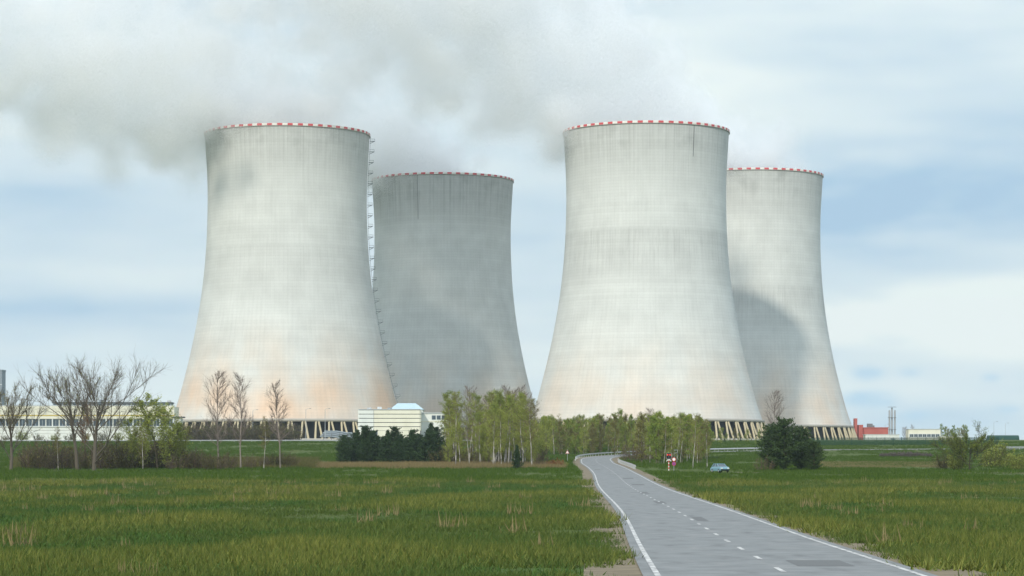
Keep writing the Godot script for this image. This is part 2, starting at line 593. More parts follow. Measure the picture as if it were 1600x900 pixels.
func X(px: float, d: float) -> float: return (px - 800.0) * d / F
func Y(py: float, d: float) -> float: return EYE + (722.0 - py) * d / F

func plant_buildings() -> void:
	# the long cream works building on the left
	var d := 1080.0
	var x0 := X(-130, d)
	var x1 := X(272, d)
	var mid := (x0 + x1) / 2
	var w := x1 - x0
	var b := thing("works_building", "long cream works building with a ribbon of windows and dark roof storey", "building", Vector3(mid, PLANT, -d - 9))
	var base := Y(684, d) - PLANT
	var sill := Y(666, d) - PLANT
	var head := Y(654.5, d) - PLANT
	var top := Y(634, d) - PLANT
	block("wall", b, Vector3(0, -1.0, -0.5), Vector3(w - 0.6, top + 0.7, 17.0), M.cream)
	block("plinth", b, Vector3(0, -1.0, 8.3), Vector3(w, base + 1.4, 0.9), M.white_wall)
	var y := base + 0.45
	for k in 3:
		block("cladding_band", b, Vector3(0, y, 8.25), Vector3(w, (sill - 0.3 - base - 0.45) / 3 - 0.12, 0.7), M.white_wall)
		y += (sill - 0.3 - base - 0.45) / 3
	block("window_sill", b, Vector3(0, sill - 0.3, 8.5), Vector3(w, 0.28, 1.1), M.white_wall)
	windows(b, -w / 2 + 0.4, w / 2 - 0.4, sill + 0.02, 8.15, 38, head - sill - 0.04, 1)
	for k in 20:
		block("pilaster", b, Vector3(-w / 2 + 0.4 + (w - 0.8) / 19.0 * k, sill, 8.45), Vector3(0.45, head - sill, 0.35), M.white_wall)
	block("yellow_trim", b, Vector3(0, head + 1.25, 8.42), Vector3(w + 0.05, 0.42, 0.56), M.yellow_trim)
	block("cladding_band", b, Vector3(0, head + 0.04, 8.25), Vector3(w, 1.17, 0.7), M.cream)
	y = head + 1.75
	for k in 3:
		block("cladding_band", b, Vector3(0, y, 8.25), Vector3(w, (top - head - 1.75) / 3 - 0.14, 0.7), M.cream)
		y += (top - head - 1.75) / 3
	block("coping", b, Vector3(0, top + 0.0, 8.2), Vector3(w + 0.4, 0.3, 1.2), M.frame)
	var r0 := X(80, d) - mid
	var r1 := X(265, d) - mid
	block("roof_storey", b, Vector3((r0 + r1) / 2, top - 0.3, 1.0), Vector3(r1 - r0, 1.5, 8.0), M.grey_wall)
	block("roof", b, Vector3((r0 + r1) / 2, top + 1.22, 1.0), Vector3(r1 - r0 + 0.8, 0.42, 8.8), M.roof_dark)
	for k in 24:
		block("roof_vent", b, Vector3(lerpf(r0 + 1.0, r1 - 1.0, k / 23.0), top + 0.25, 5.03), Vector3(1.3, 0.65, 0.1), M.glass)
	block("canopy", b, Vector3(w / 2 + 1.4, head + 0.5, 6.0), Vector3(5.4, 0.5, 6.0), M.roof_dark)
	block("loading_dock", b, Vector3(w / 2 + 1.2, -1.0, 4.0), Vector3(3.2, head + 1.3, 8.0), M.white_wall)

	for k in 7: block("roof_unit", b, Vector3(r0 + 6.0 + k * 7.3, top + 1.65, 1.0 + (k * 3) % 5 - 2), Vector3(1.6 + (k * 5) % 3, 0.8 + 0.2 * (k % 3), 1.8), [M.galv, M.frame, M.grey_wall][k % 3])
	for k in 9: block("downpipe", b, Vector3(-w / 2 + 6.0 + k * (w - 12.0) / 8.0, head + 1.7, 8.7), Vector3(0.16, top - head - 1.8, 0.16), M.frame)

	d = 1800.0
	var t := thing("plant_tower", "tall plain grey tower block at the far left edge", "tower", Vector3(X(-9, d), PLANT, -d))
	block("wall", t, Vector3(0, -1, 0), Vector3(13.6, Y(580, d) - PLANT + 1, 13.6), M.grey_wall)
	block("parapet", t, Vector3(0, Y(580, d) - PLANT + 0.01, 0), Vector3(14.2, 0.9, 14.2), M.grey_wall)
	for k in 7:
		block("floor_band", t, Vector3(0, 6.0 + k * 6.5, 6.85), Vector3(13.8, 0.5, 0.2), M.frame)

	# banded white building between the two left towers
	d = 1010.0
	x0 = X(560, d); x1 = X(656, d)
	var h := Y(640, d) - 11.4
	b = thing("banded_building", "white and cream banded building in front of the two left towers", "building", Vector3((x0 + x1) / 2, 11.4, -d - 8))
	w = x1 - x0
	block("wall", b, Vector3(0, -0.8, -0.2), Vector3(w - 0.5, h + 0.7, 15.0), M.roof_dark)
	var split := X(584, d) - (x0 + x1) / 2
	for k in 5:
		var lo := 4.3 + (h - 4.3) / 5 * k
		var bh := (h - 4.3) / 5 - 0.26
		block("cladding_band", b, Vector3((split - w / 2) / 2, lo, 7.35), Vector3(split + w / 2 - 0.12, bh, 0.5), M.white_wall)
		block("cladding_band", b, Vector3((split + w / 2) / 2, lo, 7.3), Vector3(w / 2 - split - 0.12, bh, 0.5), M.cream)
		block("cladding_band", b, Vector3(-w / 2 - 0.02, lo, -0.2), Vector3(0.5, bh, 14.6), M.white_wall)
		block("cladding_band", b, Vector3(w / 2 + 0.02, lo, -0.2), Vector3(0.5, bh, 14.6), M.cream)
	block("plinth", b, Vector3(0, -0.8, 7.3), Vector3(w, 1.9, 0.6), M.white_wall)
	windows(b, -w / 2 + 2.2, split + 1.6, 1.25, 7.45, 3, 2.6, 1)
	block("pier", b, Vector3(-w / 2 + 1.0, 1.1, 7.3), Vector3(2.0, 3.1, 0.5), M.white_wall)
	block("pier", b, Vector3((split + 1.6 + w / 2) / 2, 1.1, 7.3), Vector3(w / 2 - split - 1.6, 3.1, 0.5), M.cream)
	block("roof", b, Vector3(0, h + 0.0, -0.2), Vector3(w + 0.5, 0.25, 15.6), M.frame)

	for k in 3: block("roof_unit", b, Vector3(-w / 2 + 4.0 + k * 4.1, h + 0.27, 1.0 - k), Vector3(1.8, 0.7 + 0.3 * (k % 2), 1.6), [M.galv, M.frame, M.grey_wall][k])

	d = 1022.0
	x0 = X(657.5, d); x1 = X(700, d)
	b = thing("side_wing", "low cream wing joined to the right of the banded building", "building", Vector3((x0 + x1) / 2, 11.7, -d - 6))
	w = x1 - x0
	h = Y(646, d) - 11.7
	block("wall", b, Vector3(0, -0.8, 0), Vector3(w, h + 0.8, 11.0), M.white_wall)
	block("roof", b, Vector3(0, h + 0.01, 0), Vector3(w + 0.6, 0.35, 11.8), M.frame)
	block("cornice", b, Vector3(0, h - 3.4, 5.6), Vector3(w, 0.35, 0.22), M.cream)
	windows(b, w / 2 - 6.8, w / 2 - 0.8, h - 2.6, 5.55, 3, 1.9, 0)

	d = 1052.0
	x0 = X(608, d); x1 = X(662, d)
	b = thing("gabled_hall", "hall with a pale blue metal gable roof behind the banded building", "building", Vector3((x0 + x1) / 2, 12.0, -d - 7))
	w = x1 - x0
	h = Y(640, d) - 12.0
	var rise := Y(629.5, d) - 12.0 - h
	block("wall", b, Vector3(0, -0.8, 0), Vector3(w - 0.8, h + 0.8, 13.0), M.white_wall)
	var mb := MB.new()    # hipped metal roof, its ridge along the front
	var q := [Vector3(-w / 2, h, 7), Vector3(w / 2, h, 7), Vector3(w / 2, h, -7), Vector3(-w / 2, h, -7), Vector3(-w / 2 + 3.2, h + rise, 0), Vector3(w / 2 - 3.6, h + rise, 0)]
	mb.quad(q[0], q[4], q[5], q[1], Vector3(0, 1, 1))
	mb.quad(q[3], q[2], q[5], q[4], Vector3(0, 1, -1))
	mb.quad(q[0], q[3], q[4], q[4], Vector3(-1, 1, 0))
	mb.quad(q[1], q[5], q[2], q[2], Vector3(1, 1, 0))
	mb.quad(q[0], q[1], q[2], q[3], Vector3.DOWN)
	var rf := put("roof", mb.mesh(M.roof_blue), b)
	var seam := MB.new()
	seam.tube([Vector3(0, h + 0.02, 7.02), Vector3(0, h + rise * 0.97, 0.2)], [0.05, 0.05], 4)
	var sm := seam.mesh(M.roof_blue)
	for k in 9: put("roof_seam", sm, rf, Vector3(lerpf(-w / 2 + 3.6, w / 2 - 4.0, k / 8.0), 0, 0))

	d = 1110.0
	t = thing("pipe_rack", "blue grey pipes on low supports beside the banded building", "pipes", Vector3(X(530, d), 12.7, -d))
	for k in 4:
		mb = MB.new()
		mb.tube([Vector3(-7.5, 0, 0), Vector3(-2, 0, 0), Vector3(3, -0.8, 0.5), Vector3(9.0, -0.8, 0.5)], [0.42, 0.42, 0.42, 0.42], 10, true)
		put("pipe", mb.mesh(M.grey_wall), t, Vector3(k * 0.6 - 1, 1.6 + k * 0.75, -k * 0.5))
	for k in 5:
		block("support", t, Vector3(-7 + k * 3.6, 0, 0.6), Vector3(0.25, 3.2, 0.25), M.steel)

	# right of the towers
	d = 1450.0
	b = thing("red_building", "stepped red orange building just right of the rear tower", "building", Vector3(X(1366, d), PLANT, -d))
	block("wall", b, Vector3(0, -1, 0), Vector3(38 * d / F, Y(669, d) - PLANT + 1, 14), M.red_wall)
	block("roof", b, Vector3(0, Y(669, d) - PLANT + 0.01, 0), Vector3(39 * d / F, 0.4, 14.6), M.red_wall)
	block("stair_block", b, Vector3(X(1343, d) - X(1366, d), -1, 2), Vector3(2.6, Y(664, d) - PLANT + 1, 8), M.red_wall)
	block("stair_block", b, Vector3(X(1335, d) - X(1366, d), -1, 4), Vector3(1.5, Y(654, d) - PLANT + 1, 6), M.red_wall)
	block("roof_plant", b, Vector3(X(1359, d) - X(1366, d), Y(669, d) - PLANT + 0.4, 0), Vector3(3.0, 2.2, 3.0), M.steel)
	block("roof_plant", b, Vector3(X(1363, d) - X(1366, d), Y(669, d) - PLANT + 0.4, 1), Vector3(2.0, 1.2, 2.0), M.steel)

	d = 1480.0
	t = thing("triple_chimney", "three thin grey chimneys standing together by the red building", "chimney", Vector3(X(1394, d), PLANT, -d))
	for k in 3:
		mb = MB.new()
		var top_y: float = [Y(641, d), Y(637, d), Y(641, d)][k] - PLANT
		mb.tube([Vector3(0, -1, 0), Vector3(0, top_y * 0.5, 0), Vector3(0, top_y, 0)], [0.57, 0.53, 0.5], 12, true)
		put("flue", mb.mesh(M.galv), t, Vector3((k - 1) * 1.6, 0, [0.0, -0.9, 0.0][k]))
	for k in 3:
		block("platform", t, Vector3(0, [9.0, 16.0, 22.2][k], -0.3), Vector3(4.8, 0.18, 2.8), M.steel)

	d = 1400.0
	b = thing("white_shed", "low white shed below the red building", "shed", Vector3(X(1379, d), PLANT, -d - 5))
	w = 53 * d / F
	h = Y(679.5, d) - PLANT
	block("wall", b, Vector3(0, -1, 0), Vector3(w, h + 1, 9), M.white_wall)
	block("roof", b, Vector3(0, h + 0.01, 0), Vector3(w + 0.6, 0.35, 9.6), M.frame)
	block("door", b, Vector3(w / 2 - 3.5, -0.5, 4.53), Vector3(2.6, 3.6, 0.12), M.grey_wall)
	block("door", b, Vector3(w / 2 - 8, -0.5, 4.53), Vector3(1.2, 2.6, 0.12), M.grey_wall)
	for k in 6: block("wall_joint", b, Vector3(-w / 2 + 1.5 + k * 2.4, -0.9, 4.52), Vector3(0.12, h + 0.6, 0.08), M.frame)

	d = 1400.0
	b = thing("office_building", "cream two storey office with a strip of dark windows right of the chimneys", "building", Vector3(X(1445, d), PLANT, -d - 6))
	w = 50 * d / F
	h = Y(671, d) - PLANT
	block("wall", b, Vector3(0, -1, 0), Vector3(w, h + 1, 10), M.cream)
	block("roof", b, Vector3(0, h + 0.01, 0), Vector3(w + 0.5, 0.35, 10.6), M.frame)
	block("window_recess", b, Vector3(0, Y(683, d) - PLANT - 0.1, 5.03), Vector3(w - 0.6, 1.9, 0.1), M.frame)
	windows(b, -w / 2 + 0.5, w / 2 - 0.5, Y(683, d) - PLANT, 5.16, 7, 1.75, 1)
	block("string_course", b, Vector3(0, Y(684.5, d) - PLANT, 5.1), Vector3(w, 0.25, 0.2), M.white_wall)
	d = 1385.0
	b = thing("office_annexe", "low cream annexe running right from the office", "building", Vector3(X(1487, d), PLANT, -d - 5))
	w = 34 * d / F
	h = Y(682, d) - PLANT
	block("wall", b, Vector3(0, -1, 0), Vector3(w, h + 1, 8), M.cream)
	block("roof", b, Vector3(0, h + 0.01, 0), Vector3(w + 0.5, 0.3, 8.6), M.frame)
	windows(b, -w / 2 + 1.0, w / 2 - 1.0, 1.0, 4.1, 5, 1.3, 0)

	d = 1150.0
	b = thing("green_shed", "long low dark green shed near the right edge of the plant", "shed", Vector3(X(1567, d), PLANT, -d))
	mb = MB.new()
	for k in 12:
		var a0 := PI * k / 12.0
		var a1 := PI * (k + 1) / 12.0
		var z := 3.0
		mb.quad(Vector3(-7, -0.5 + sin(a0) * 2.6, cos(a0) * z), Vector3(7, -0.5 + sin(a0) * 2.6, cos(a0) * z), Vector3(7, -0.5 + sin(a1) * 2.6, cos(a1) * z), Vector3(-7, -0.5 + sin(a1) * 2.6, cos(a1) * z), Vector3(0, sin(a0 + 0.1), cos(a0 + 0.1)))
		for e in [-7.0, 7.0]:
			mb.quad(Vector3(e, -0.5, 0), Vector3(e, -0.5 + sin(a0) * 2.6, cos(a0) * z), Vector3(e, -0.5 + sin(a1) * 2.6, cos(a1) * z), Vector3(e, -0.5, 0), Vector3(e, 0, 0))
	put("vault", mb.mesh(M.fence_green), b)
	for k in 5: block("rib", b, Vector3(-6.5 + k * 3.25, -0.5, 2.95), Vector3(0.15, 1.2, 0.2), M.fence_green)

	# thin lamp masts about the yard
	var spots := [[478, 1120, 640, "thin lamp mast with a curved arm before the left tower's legs"], [508, 1100, 640, "straight lamp mast beside the banded building"], [395, 1090, 642, "lamp mast in front of the hedge left of the front tower"], [1383, 1480, 664, "lamp mast in front of the red building"], [1553, 1500, 660, "lamp mast standing alone above the green shed"], [1571, 1700, 662, "distant lamp mast nearest the right edge of the frame"], [1500, 1500, 668, "lamp mast behind the office annexe"]]
	for q2 in spots:
		var at := spot(q2[0], q2[1])
		var tall: float = Y(q2[2], q2[1]) - at.y
		t = thing("lamp_mast", q2[3], "lamp post", at, 0, "lamp masts about the plant")
		mb = MB.new()
		mb.tube([Vector3(0, -0.5, 0), Vector3(0, tall, 0)], [0.16, 0.09], 8, true)
		put("pole", mb.mesh(M.galv), t)
		mb = MB.new()
		mb.tube([Vector3(0, tall - 0.1, 0), Vector3(0.5, tall + 0.4, 0), Vector3(1.6, tall + 0.5, 0)], [0.07, 0.06, 0.05], 6, true)
		put("arm", mb.mesh(M.galv), t)
		block("lamp_head", t, Vector3(1.9, tall + 0.4, 0), Vector3(0.9, 0.18, 0.35), M.steel)

# ------------------------------------------------------------------ roads, rails and fences
var road := Curve3D.new()

func ribbon(c: Curve3D, from: float, to: float, left: float, right: float, lift: float, m: Material, dash := 0.0) -> ArrayMesh:
	var mb := MB.new()
	var s := from
	while s < to:
		var e := minf(s + (dash if dash > 0.0 else 3.0), to)
		var q := []
		for u in [s, e]:
			var p := c.sample_baked(u, true)
			var dir := (c.sample_baked(u + 0.5, true) - c.sample_baked(maxf(u - 0.5, 0), true)).normalized()
			var side := Vector3(-dir.z, 0, dir.x)
			for o in [left, right]:
				var g: Vector3 = p + side * o
				g.y = ground(g.x, -g.z) + lift
				q.append(g)
		mb.quad(q[0], q[1], q[3], q[2], Vector3.UP)
		s = e + (dash * 2.0 if dash > 0.0 else 0.0)
	return mb.mesh(m)

func guard_rail(label: String, pts: Array, step := 4.0) -> void:
	var c := Curve3D.new()
	for p in pts: c.add_point(p)
	var mid: Vector3 = pts[pts.size() / 2]
	var t := thing("guard_rail", label, "guard rail", mid)
	var post := MB.new()
	post.box(Vector3(0, 0.28, 0), Vector3(0.1, 1.0, 0.14))
	var pm := post.mesh(M.galv)
	var rail := MB.new()
	var s := 0.0
	var n := c.get_baked_length()
	while s < n - 0.1:
		var a := c.sample_baked(s)
		var b := c.sample_baked(minf(s + step, n))
		a.y = ground(a.x, -a.z); b.y = ground(b.x, -b.z)
		var along := (b - a).normalized()
		var out := Vector3(-along.z, 0, along.x)
		for k in [[0.50, 0.58, 0.0, 0.06], [0.58, 0.66, 0.06, 0.0], [0.66, 0.74, 0.0, 0.06], [0.74, 0.82, 0.06, 0.0]]:
			rail.quad(a + Vector3.UP * k[0] + out * k[2], b + Vector3.UP * k[0] + out * k[2], b + Vector3.UP * k[1] + out * k[3], a + Vector3.UP * k[1] + out * k[3], out)
		put("post", pm, t, a - mid - out * 0.1)
		s += step
	var o := put("rail", rail.mesh(M.galv), t, -mid)
	o.set_meta("kind", "thing")

func roads() -> void:
	road.bake_interval = 1.0
	var pts := []
	for q in [[6.0, 20], [6.9, 60], [9.9, 150], [12.7, 270], [16.4, 400], [17.6, 470], [18.6, 550], [22.0, 622], [31.4, 668], [45.0, 700], [62, 722], [82, 738], [105, 748], [140, 757], [200, 765], [300, 772], [420, 775]]:
		pts.append(Vector3(q[0], ground(q[0], q[1]), -q[1]))
	for k in pts.size():
		var tg: Vector3 = (pts[mini(k + 1, pts.size() - 1)] - pts[maxi(k - 1, 0)])
		var l0: float = pts[k].distance_to(pts[maxi(k - 1, 0)])
		var l1: float = pts[k].distance_to(pts[mini(k + 1, pts.size() - 1)])
		tg = tg.normalized()
		road.add_point(pts[k], -tg * l0 / 3.0, tg * l1 / 3.0)
	var n := road.get_baked_length()
	struct("road_verge", ribbon(road, 0, n, -5.2, 5.2, 0.02, M.gravel))
	var rp := RandomNumberGenerator.new()
	rp.seed = 5
	M.patch = mat(Color(0.125, 0.13, 0.13), 0.9)
	for k in 9:
		var s0 := 40.0 + k * 53.0 + rp.randf() * 16.0
		var l0 := rp.randf_range(-3.0, 1.4)
		struct("road_patch", ribbon(road, s0, s0 + rp.randf_range(2.0, 11.0), l0, l0 + rp.randf_range(0.5, 1.6), 0.054, M.patch))
	struct("road", ribbon(road, 0, n, -3.7, 3.7, 0.05, M.asphalt))
	struct("edge_line", ribbon(road, 0, n, -3.4, -3.25, 0.058, M.line))
	struct("edge_line", ribbon(road, 0, n, 3.25, 3.4, 0.058, M.line))
	struct("centre_line", ribbon(road, 0, n, -0.07, 0.07, 0.058, M.line, 3.0))
	var track := Curve3D.new()
	track.add_point(Vector3(19, 0, -412)); track.add_point(Vector3(60, 0, -408)); track.add_point(Vector3(130, 0, -402)); track.add_point(Vector3(240, 0, -396))
	struct("gravel_track", ribbon(track, 0, track.get_baked_length(), -2.4, 2.4, 0.035, M.gravel))
	# guard rails
	var outer := []
	var inner := []
	for k in 16:
		var s := 545.0 + k * 13.0
		var p := road.sample_baked(s, true)
		var dir := (road.sample_baked(s + 0.5, true) - road.sample_baked(s - 0.5, true)).normalized()
		outer.append(p + Vector3(dir.z, 0, -dir.x) * 4.6)
	for k in 10:
		var s := 425.0 + k * 12.0
		var p := road.sample_baked(s, true)
		var dir := (road.sample_baked(s + 0.5, true) - road.sample_baked(s - 0.5, true)).normalized()
		inner.append(p + Vector3(-dir.z, 0, dir.x) * 4.7)
	guard_rail("steel guard rail round the outside of the road bend", outer)
	guard_rail("steel guard rail along the inside of the road before the bend", inner)
	guard_rail("long pale guard rail along the top of the grass bank on the left", [Vector3(-260, 0, -880), Vector3(-120, 0, -888), Vector3(-10, 0, -893)], 6.0)
	guard_rail("guard rail beside the far road right of the birches", [Vector3(56, 0, -726), Vector3(66, 0, -735), Vector3(76, 0, -742)])
	guard_rail("short guard rail at the far right edge of the field", [Vector3(148, 0, -752), Vector3(190, 0, -748)])

	# dark green mesh fence before the rear right tower
	var t := thing("mesh_fence", "dark green wire mesh fence before the legs of the rear right tower", "fence", Vector3(120, ground(120, 800), -800))
	var post := MB.new()
	post.box(Vector3(0, 1.2, 0), Vector3(0.12, 2.9, 0.12))
	var pm := post.mesh(M.fence_green)
	var wire := MB.new()
	var a := Vector3(X(1225, 800), 0, -800)
	var b := Vector3(X(1560, 830), 0, -830)
	for k in 27: 
		var p := a.lerp(b, k / 26.0)
		p.y = ground(p.x, -p.z)
		put("post", pm, t, p - t.position)
	for k in 360:
		var p := a.lerp(b, k / 359.0)
		p.y = ground(p.x, -p.z)
		wire.box(p - t.position + Vector3(0, 1.3, 0), Vector3(0.085, 2.4, 0.03))
	var ln := (b - a).length()
	var turn := Transform3D(Basis(Vector3.UP, -atan2(b.z - a.z, b.x - a.x)), Vector3.ZERO)
	for k in 12:
		var p := a.lerp(b, 0.5)
		p.y = (ground(a.x, -a.z) + ground(b.x, -b.z)) / 2
		var tt := turn
		tt.origin = p - t.position + Vector3(0, 0.12 + k * 0.215, 0)
		wire.box(Vector3.ZERO, Vector3(ln, 0.06, 0.04), tt)
	var wm := put("wire_mesh", wire.mesh(M.fence_green), t)
	wm.set_meta("kind", "stuff")

# ------------------------------------------------------------------ steam
# A plume is a great many specks of white water mist, thickest at the heart of each billow and thinning to nothing at its edge.
func mist_mesh() -> ArrayMesh:
	var rng := RandomNumberGenerator.new()
	rng.seed = 77
	var m := mat(Color(0.955, 0.98, 1.0), 1.0)
	m.specular_mode = BaseMaterial3D.SPECULAR_DISABLED
	m.backlight_enabled = true
	m.backlight = Color(1.33, 1.33, 1.33)     # droplets throw most of the light onwards
	var mb := MB.new()
	for k in 30000:
		var p := Vector3(rng.randfn(), rng.randfn(), rng.randfn()) * 0.42
		if p.length() > 1.15: p *= 1.15 / p.length() * rng.randf()
		p *= 12.0
		var u := Vector3(rng.randfn(), rng.randfn(), rng.randfn()).normalized()
		var w := u.cross(Vector3(rng.randfn(), rng.randfn(), rng.randfn())).normalized()
		var e := 0.072
		mb.tri(p + u * e, p - u * e * 0.5 + w * e * 0.87, p - u * e * 0.5 - w * e * 0.87)
	return mb.mesh(m)

func plume(label: String, from: Vector3, drift: Vector3, length: float, start: float, grow: float, n: int, thick: float, sd: int) -> void:
	var rng := RandomNumberGenerator.new()
	rng.seed = sd
	var spots := []
	for k in n:
		var s := rng.randf()
		var across := start + grow * s * length
		var v := Vector3(rng.randfn(), rng.randfn() * 0.75, rng.randfn())
		v = v.normalized() * minf(v.length(), 1.7) * 0.52
		var r := across * rng.randf_range(0.28, 0.68)
		if s * length < 45.0: v.y = maxf(v.y * 0.7, -0.10)
		elif v.y < 0.0: v.y *= 0.6
		var p := drift * (s * length) + v * across
		p.y = maxf(p.y, r * 0.5 - 14.0 - 0.05 * s * length)
		if s * length < 14: p.y = maxf(p.y, r * 0.2)
		var clumps := int(r * r * thick * rng.randf_range(0.5, 1.4) * lerpf(2.6, 1.0, smoothstep(0.0, 70.0, s * length)))
		for q in clumps:
			var o := Vector3(rng.randfn(), rng.randfn() * 0.7, rng.randfn()) * 0.56 * r
			o = o.limit_length(r * 1.05)
			o.y = maxf(o.y, -0.7 * r)
			spots.append(Transform3D(Basis.from_euler(Vector3(rng.randf() * TAU, rng.randf() * TAU, rng.randf() * TAU)) * Basis.from_scale(Vector3.ONE * rng.randf_range(0.6, 1.25)), p + o))
	var mm := MultiMesh.new()
	mm.transform_format = MultiMesh.TRANSFORM_3D
	mm.mesh = M.mist
	mm.instance_count = spots.size()
	for k in spots.size(): mm.set_instance_transform(k, spots[k])
	var t := MultiMeshInstance3D.new()
	t.name = numbered("steam_plume")
	t.multimesh = mm
	t.position = from
	add_child(t)
	tag(t, label, "steam", "", "stuff")

func steam() -> void:
	M.mist = mist_mesh()
	var top := PLANT + 153.0
	plume("thick steam drifting left off the front left tower", Vector3(-112.7, top, -1259), Vector3(-0.9, 0.27, 0.3), 225, 30, 0.27, 150, 0.0056, 1)
	plume("steam rising up and left off the front right tower", Vector3(66.8, top, -1250), Vector3(-0.8, 0.50, 0.2), 320, 30, 0.27, 170, 0.0050, 2)
	plume("white steam lying over the rear left tower", Vector3(-40.5, top, -1465), Vector3(-0.85, 0.30, 0.2), 230, 31, 0.22, 110, 0.0056, 3)
	plume("steam trailing left off the rear right tower", Vector3(137.3, top, -1443), Vector3(-0.85, 0.45, 0.2), 260, 31, 0.2, 110, 0.0085, 4)

# ------------------------------------------------------------------ trees
var rngt := RandomNumberGenerator.new()

func jitter(v: Vector3, amount: float) -> Vector3:
	return (v + Vector3(rngt.randfn(), rngt.randfn(), rngt.randfn()) * amount).normalized()

# a limb of several segments; returns its points
func limb(mb: MB, from: Vector3, dir: Vector3, length: float, r0: float, r1: float, segs: int, sides: int, wander: float, lift: float) -> Array:
	var pts := [from]
	var rad := [r0]
	var p := from
	var v := dir
	for k in segs:
		v = (jitter(v, wander) + Vector3.UP * lift).normalized()
		p += v * length / segs
		pts.append(p)
		rad.append(lerpf(r0, r1, (k + 1.0) / segs))
	mb.tube(pts, rad, sides)
	return pts

func along(pts: Array, t: float) -> Array:
	var f := t * (pts.size() - 1)
	var k := mini(int(f), pts.size() - 2)
	return [pts[k].lerp(pts[k + 1], f - k), (pts[k + 1] - pts[k]).normalized()]

func away(dir: Vector3, angle: float) -> Vector3:
	var s := dir.cross(Vector3.UP if absf(dir.y) < 0.95 else Vector3.RIGHT).normalized().rotated(dir, rngt.randf() * TAU)
	return dir.rotated(s, angle)

func leaf(mb: MB, p: Vector3, size: float) -> void:
	var u := Vector3(rngt.randfn(), rngt.randfn(), rngt.randfn()).normalized()
	var w := u.cross(Vector3(rngt.randfn(), rngt.randfn(), rngt.randfn())).normalized()
	mb.tri(p + u * size, p - u * size * 0.5 + w * size * 0.6, p - u * size * 0.5 - w * size * 0.6)

func blend(a: Color, b: Color) -> Color: return a.lerp(b, rngt.randf())

func tree_parts(called: String, label: String, category: String, wood: MB, twigs: MB, leaves: MB, group := "") -> Node3D:
	var o := Node3D.new()
	o.name = called
	tag(o, label, category, group)
	put("trunk", wood.mesh(M.bark), o)
	if twigs.v.size(): put("branches", twigs.mesh(M.bark), o)
	if leaves.v.size(): put("foliage", leaves.mesh(M.leaf), o)
	return o

# spreading leafless tree: a short trunk that forks low into long rising limbs
func bare_tree(sd: int, h: float, fork: float, limbs: int, spread: float, bark: Color, leafy := 0.0, lean := Vector3.ZERO, tint := Color(0.20, 0.22, 0.05)) -> Node3D:
	rngt.seed = sd
	var wood := MB.new()
	var twigs := MB.new()
	var leaves := MB.new()
	wood.col = bark
	var trunk := limb(wood, Vector3(0, -0.4, 0), (Vector3.UP + lean).normalized(), h * 0.62, h * 0.021, h * 0.008, 7, 8, 0.05, 0.03)
	for k in limbs:
		var t := lerpf(fork, 0.98, pow(k / float(limbs), 0.8))
		var a := along(trunk, t)
		var dir := away(a[1], rngt.randf_range(0.35, 0.75) * spread)
		dir.y = maxf(dir.y, 0.25 if spread < 1.5 else 0.12)
		var ln: float = (h - a[0].y) * rngt.randf_range(0.8, 1.02) / maxf(dir.normalized().y + 0.22, 0.7)
		wood.col = bark * rngt.randf_range(0.85, 1.15)
		var l := limb(wood, a[0], dir.normalized(), ln, h * 0.0068 * (1.1 - t * 0.5), 0.018, 6, 5, 0.09, 0.06)
		for j in 17:
			var b := along(l, rngt.randf_range(0.15, 0.99))
			var bl: float = ln * rngt.randf_range(0.12, 0.30)
			twigs.col = bark * rngt.randf_range(0.9, 1.5)
			var br := limb(twigs, b[0], (away(b[1], rngt.randf_range(0.35, 0.8)) + Vector3.UP * 0.2).normalized(), bl, 0.03, 0.015, 3, 4, 0.13, 0.10)
			for i in 10:
				var c := along(br, rngt.randf_range(0.1, 1.0))
				var e := (away(c[1], rngt.randf_range(0.3, 0.9)) + Vector3.UP * 0.15).normalized()
				var tw := limb(twigs, c[0], e, bl * rngt.randf_range(0.25, 0.6), 0.013, 0.008, 2, 3, 0.15, 0.06)
				if rngt.randf() < leafy:
					for m in 5:
						leaves.col = blend(tint, tint * 1.8)
						leaf(leaves, along(tw, rngt.randf())[0] + Vector3(rngt.randfn(), rngt.randfn(), rngt.randfn()) * 0.12, rngt.randf_range(0.05, 0.11))
	return tree_parts("bare_tree", "", "tree", wood, twigs, leaves)

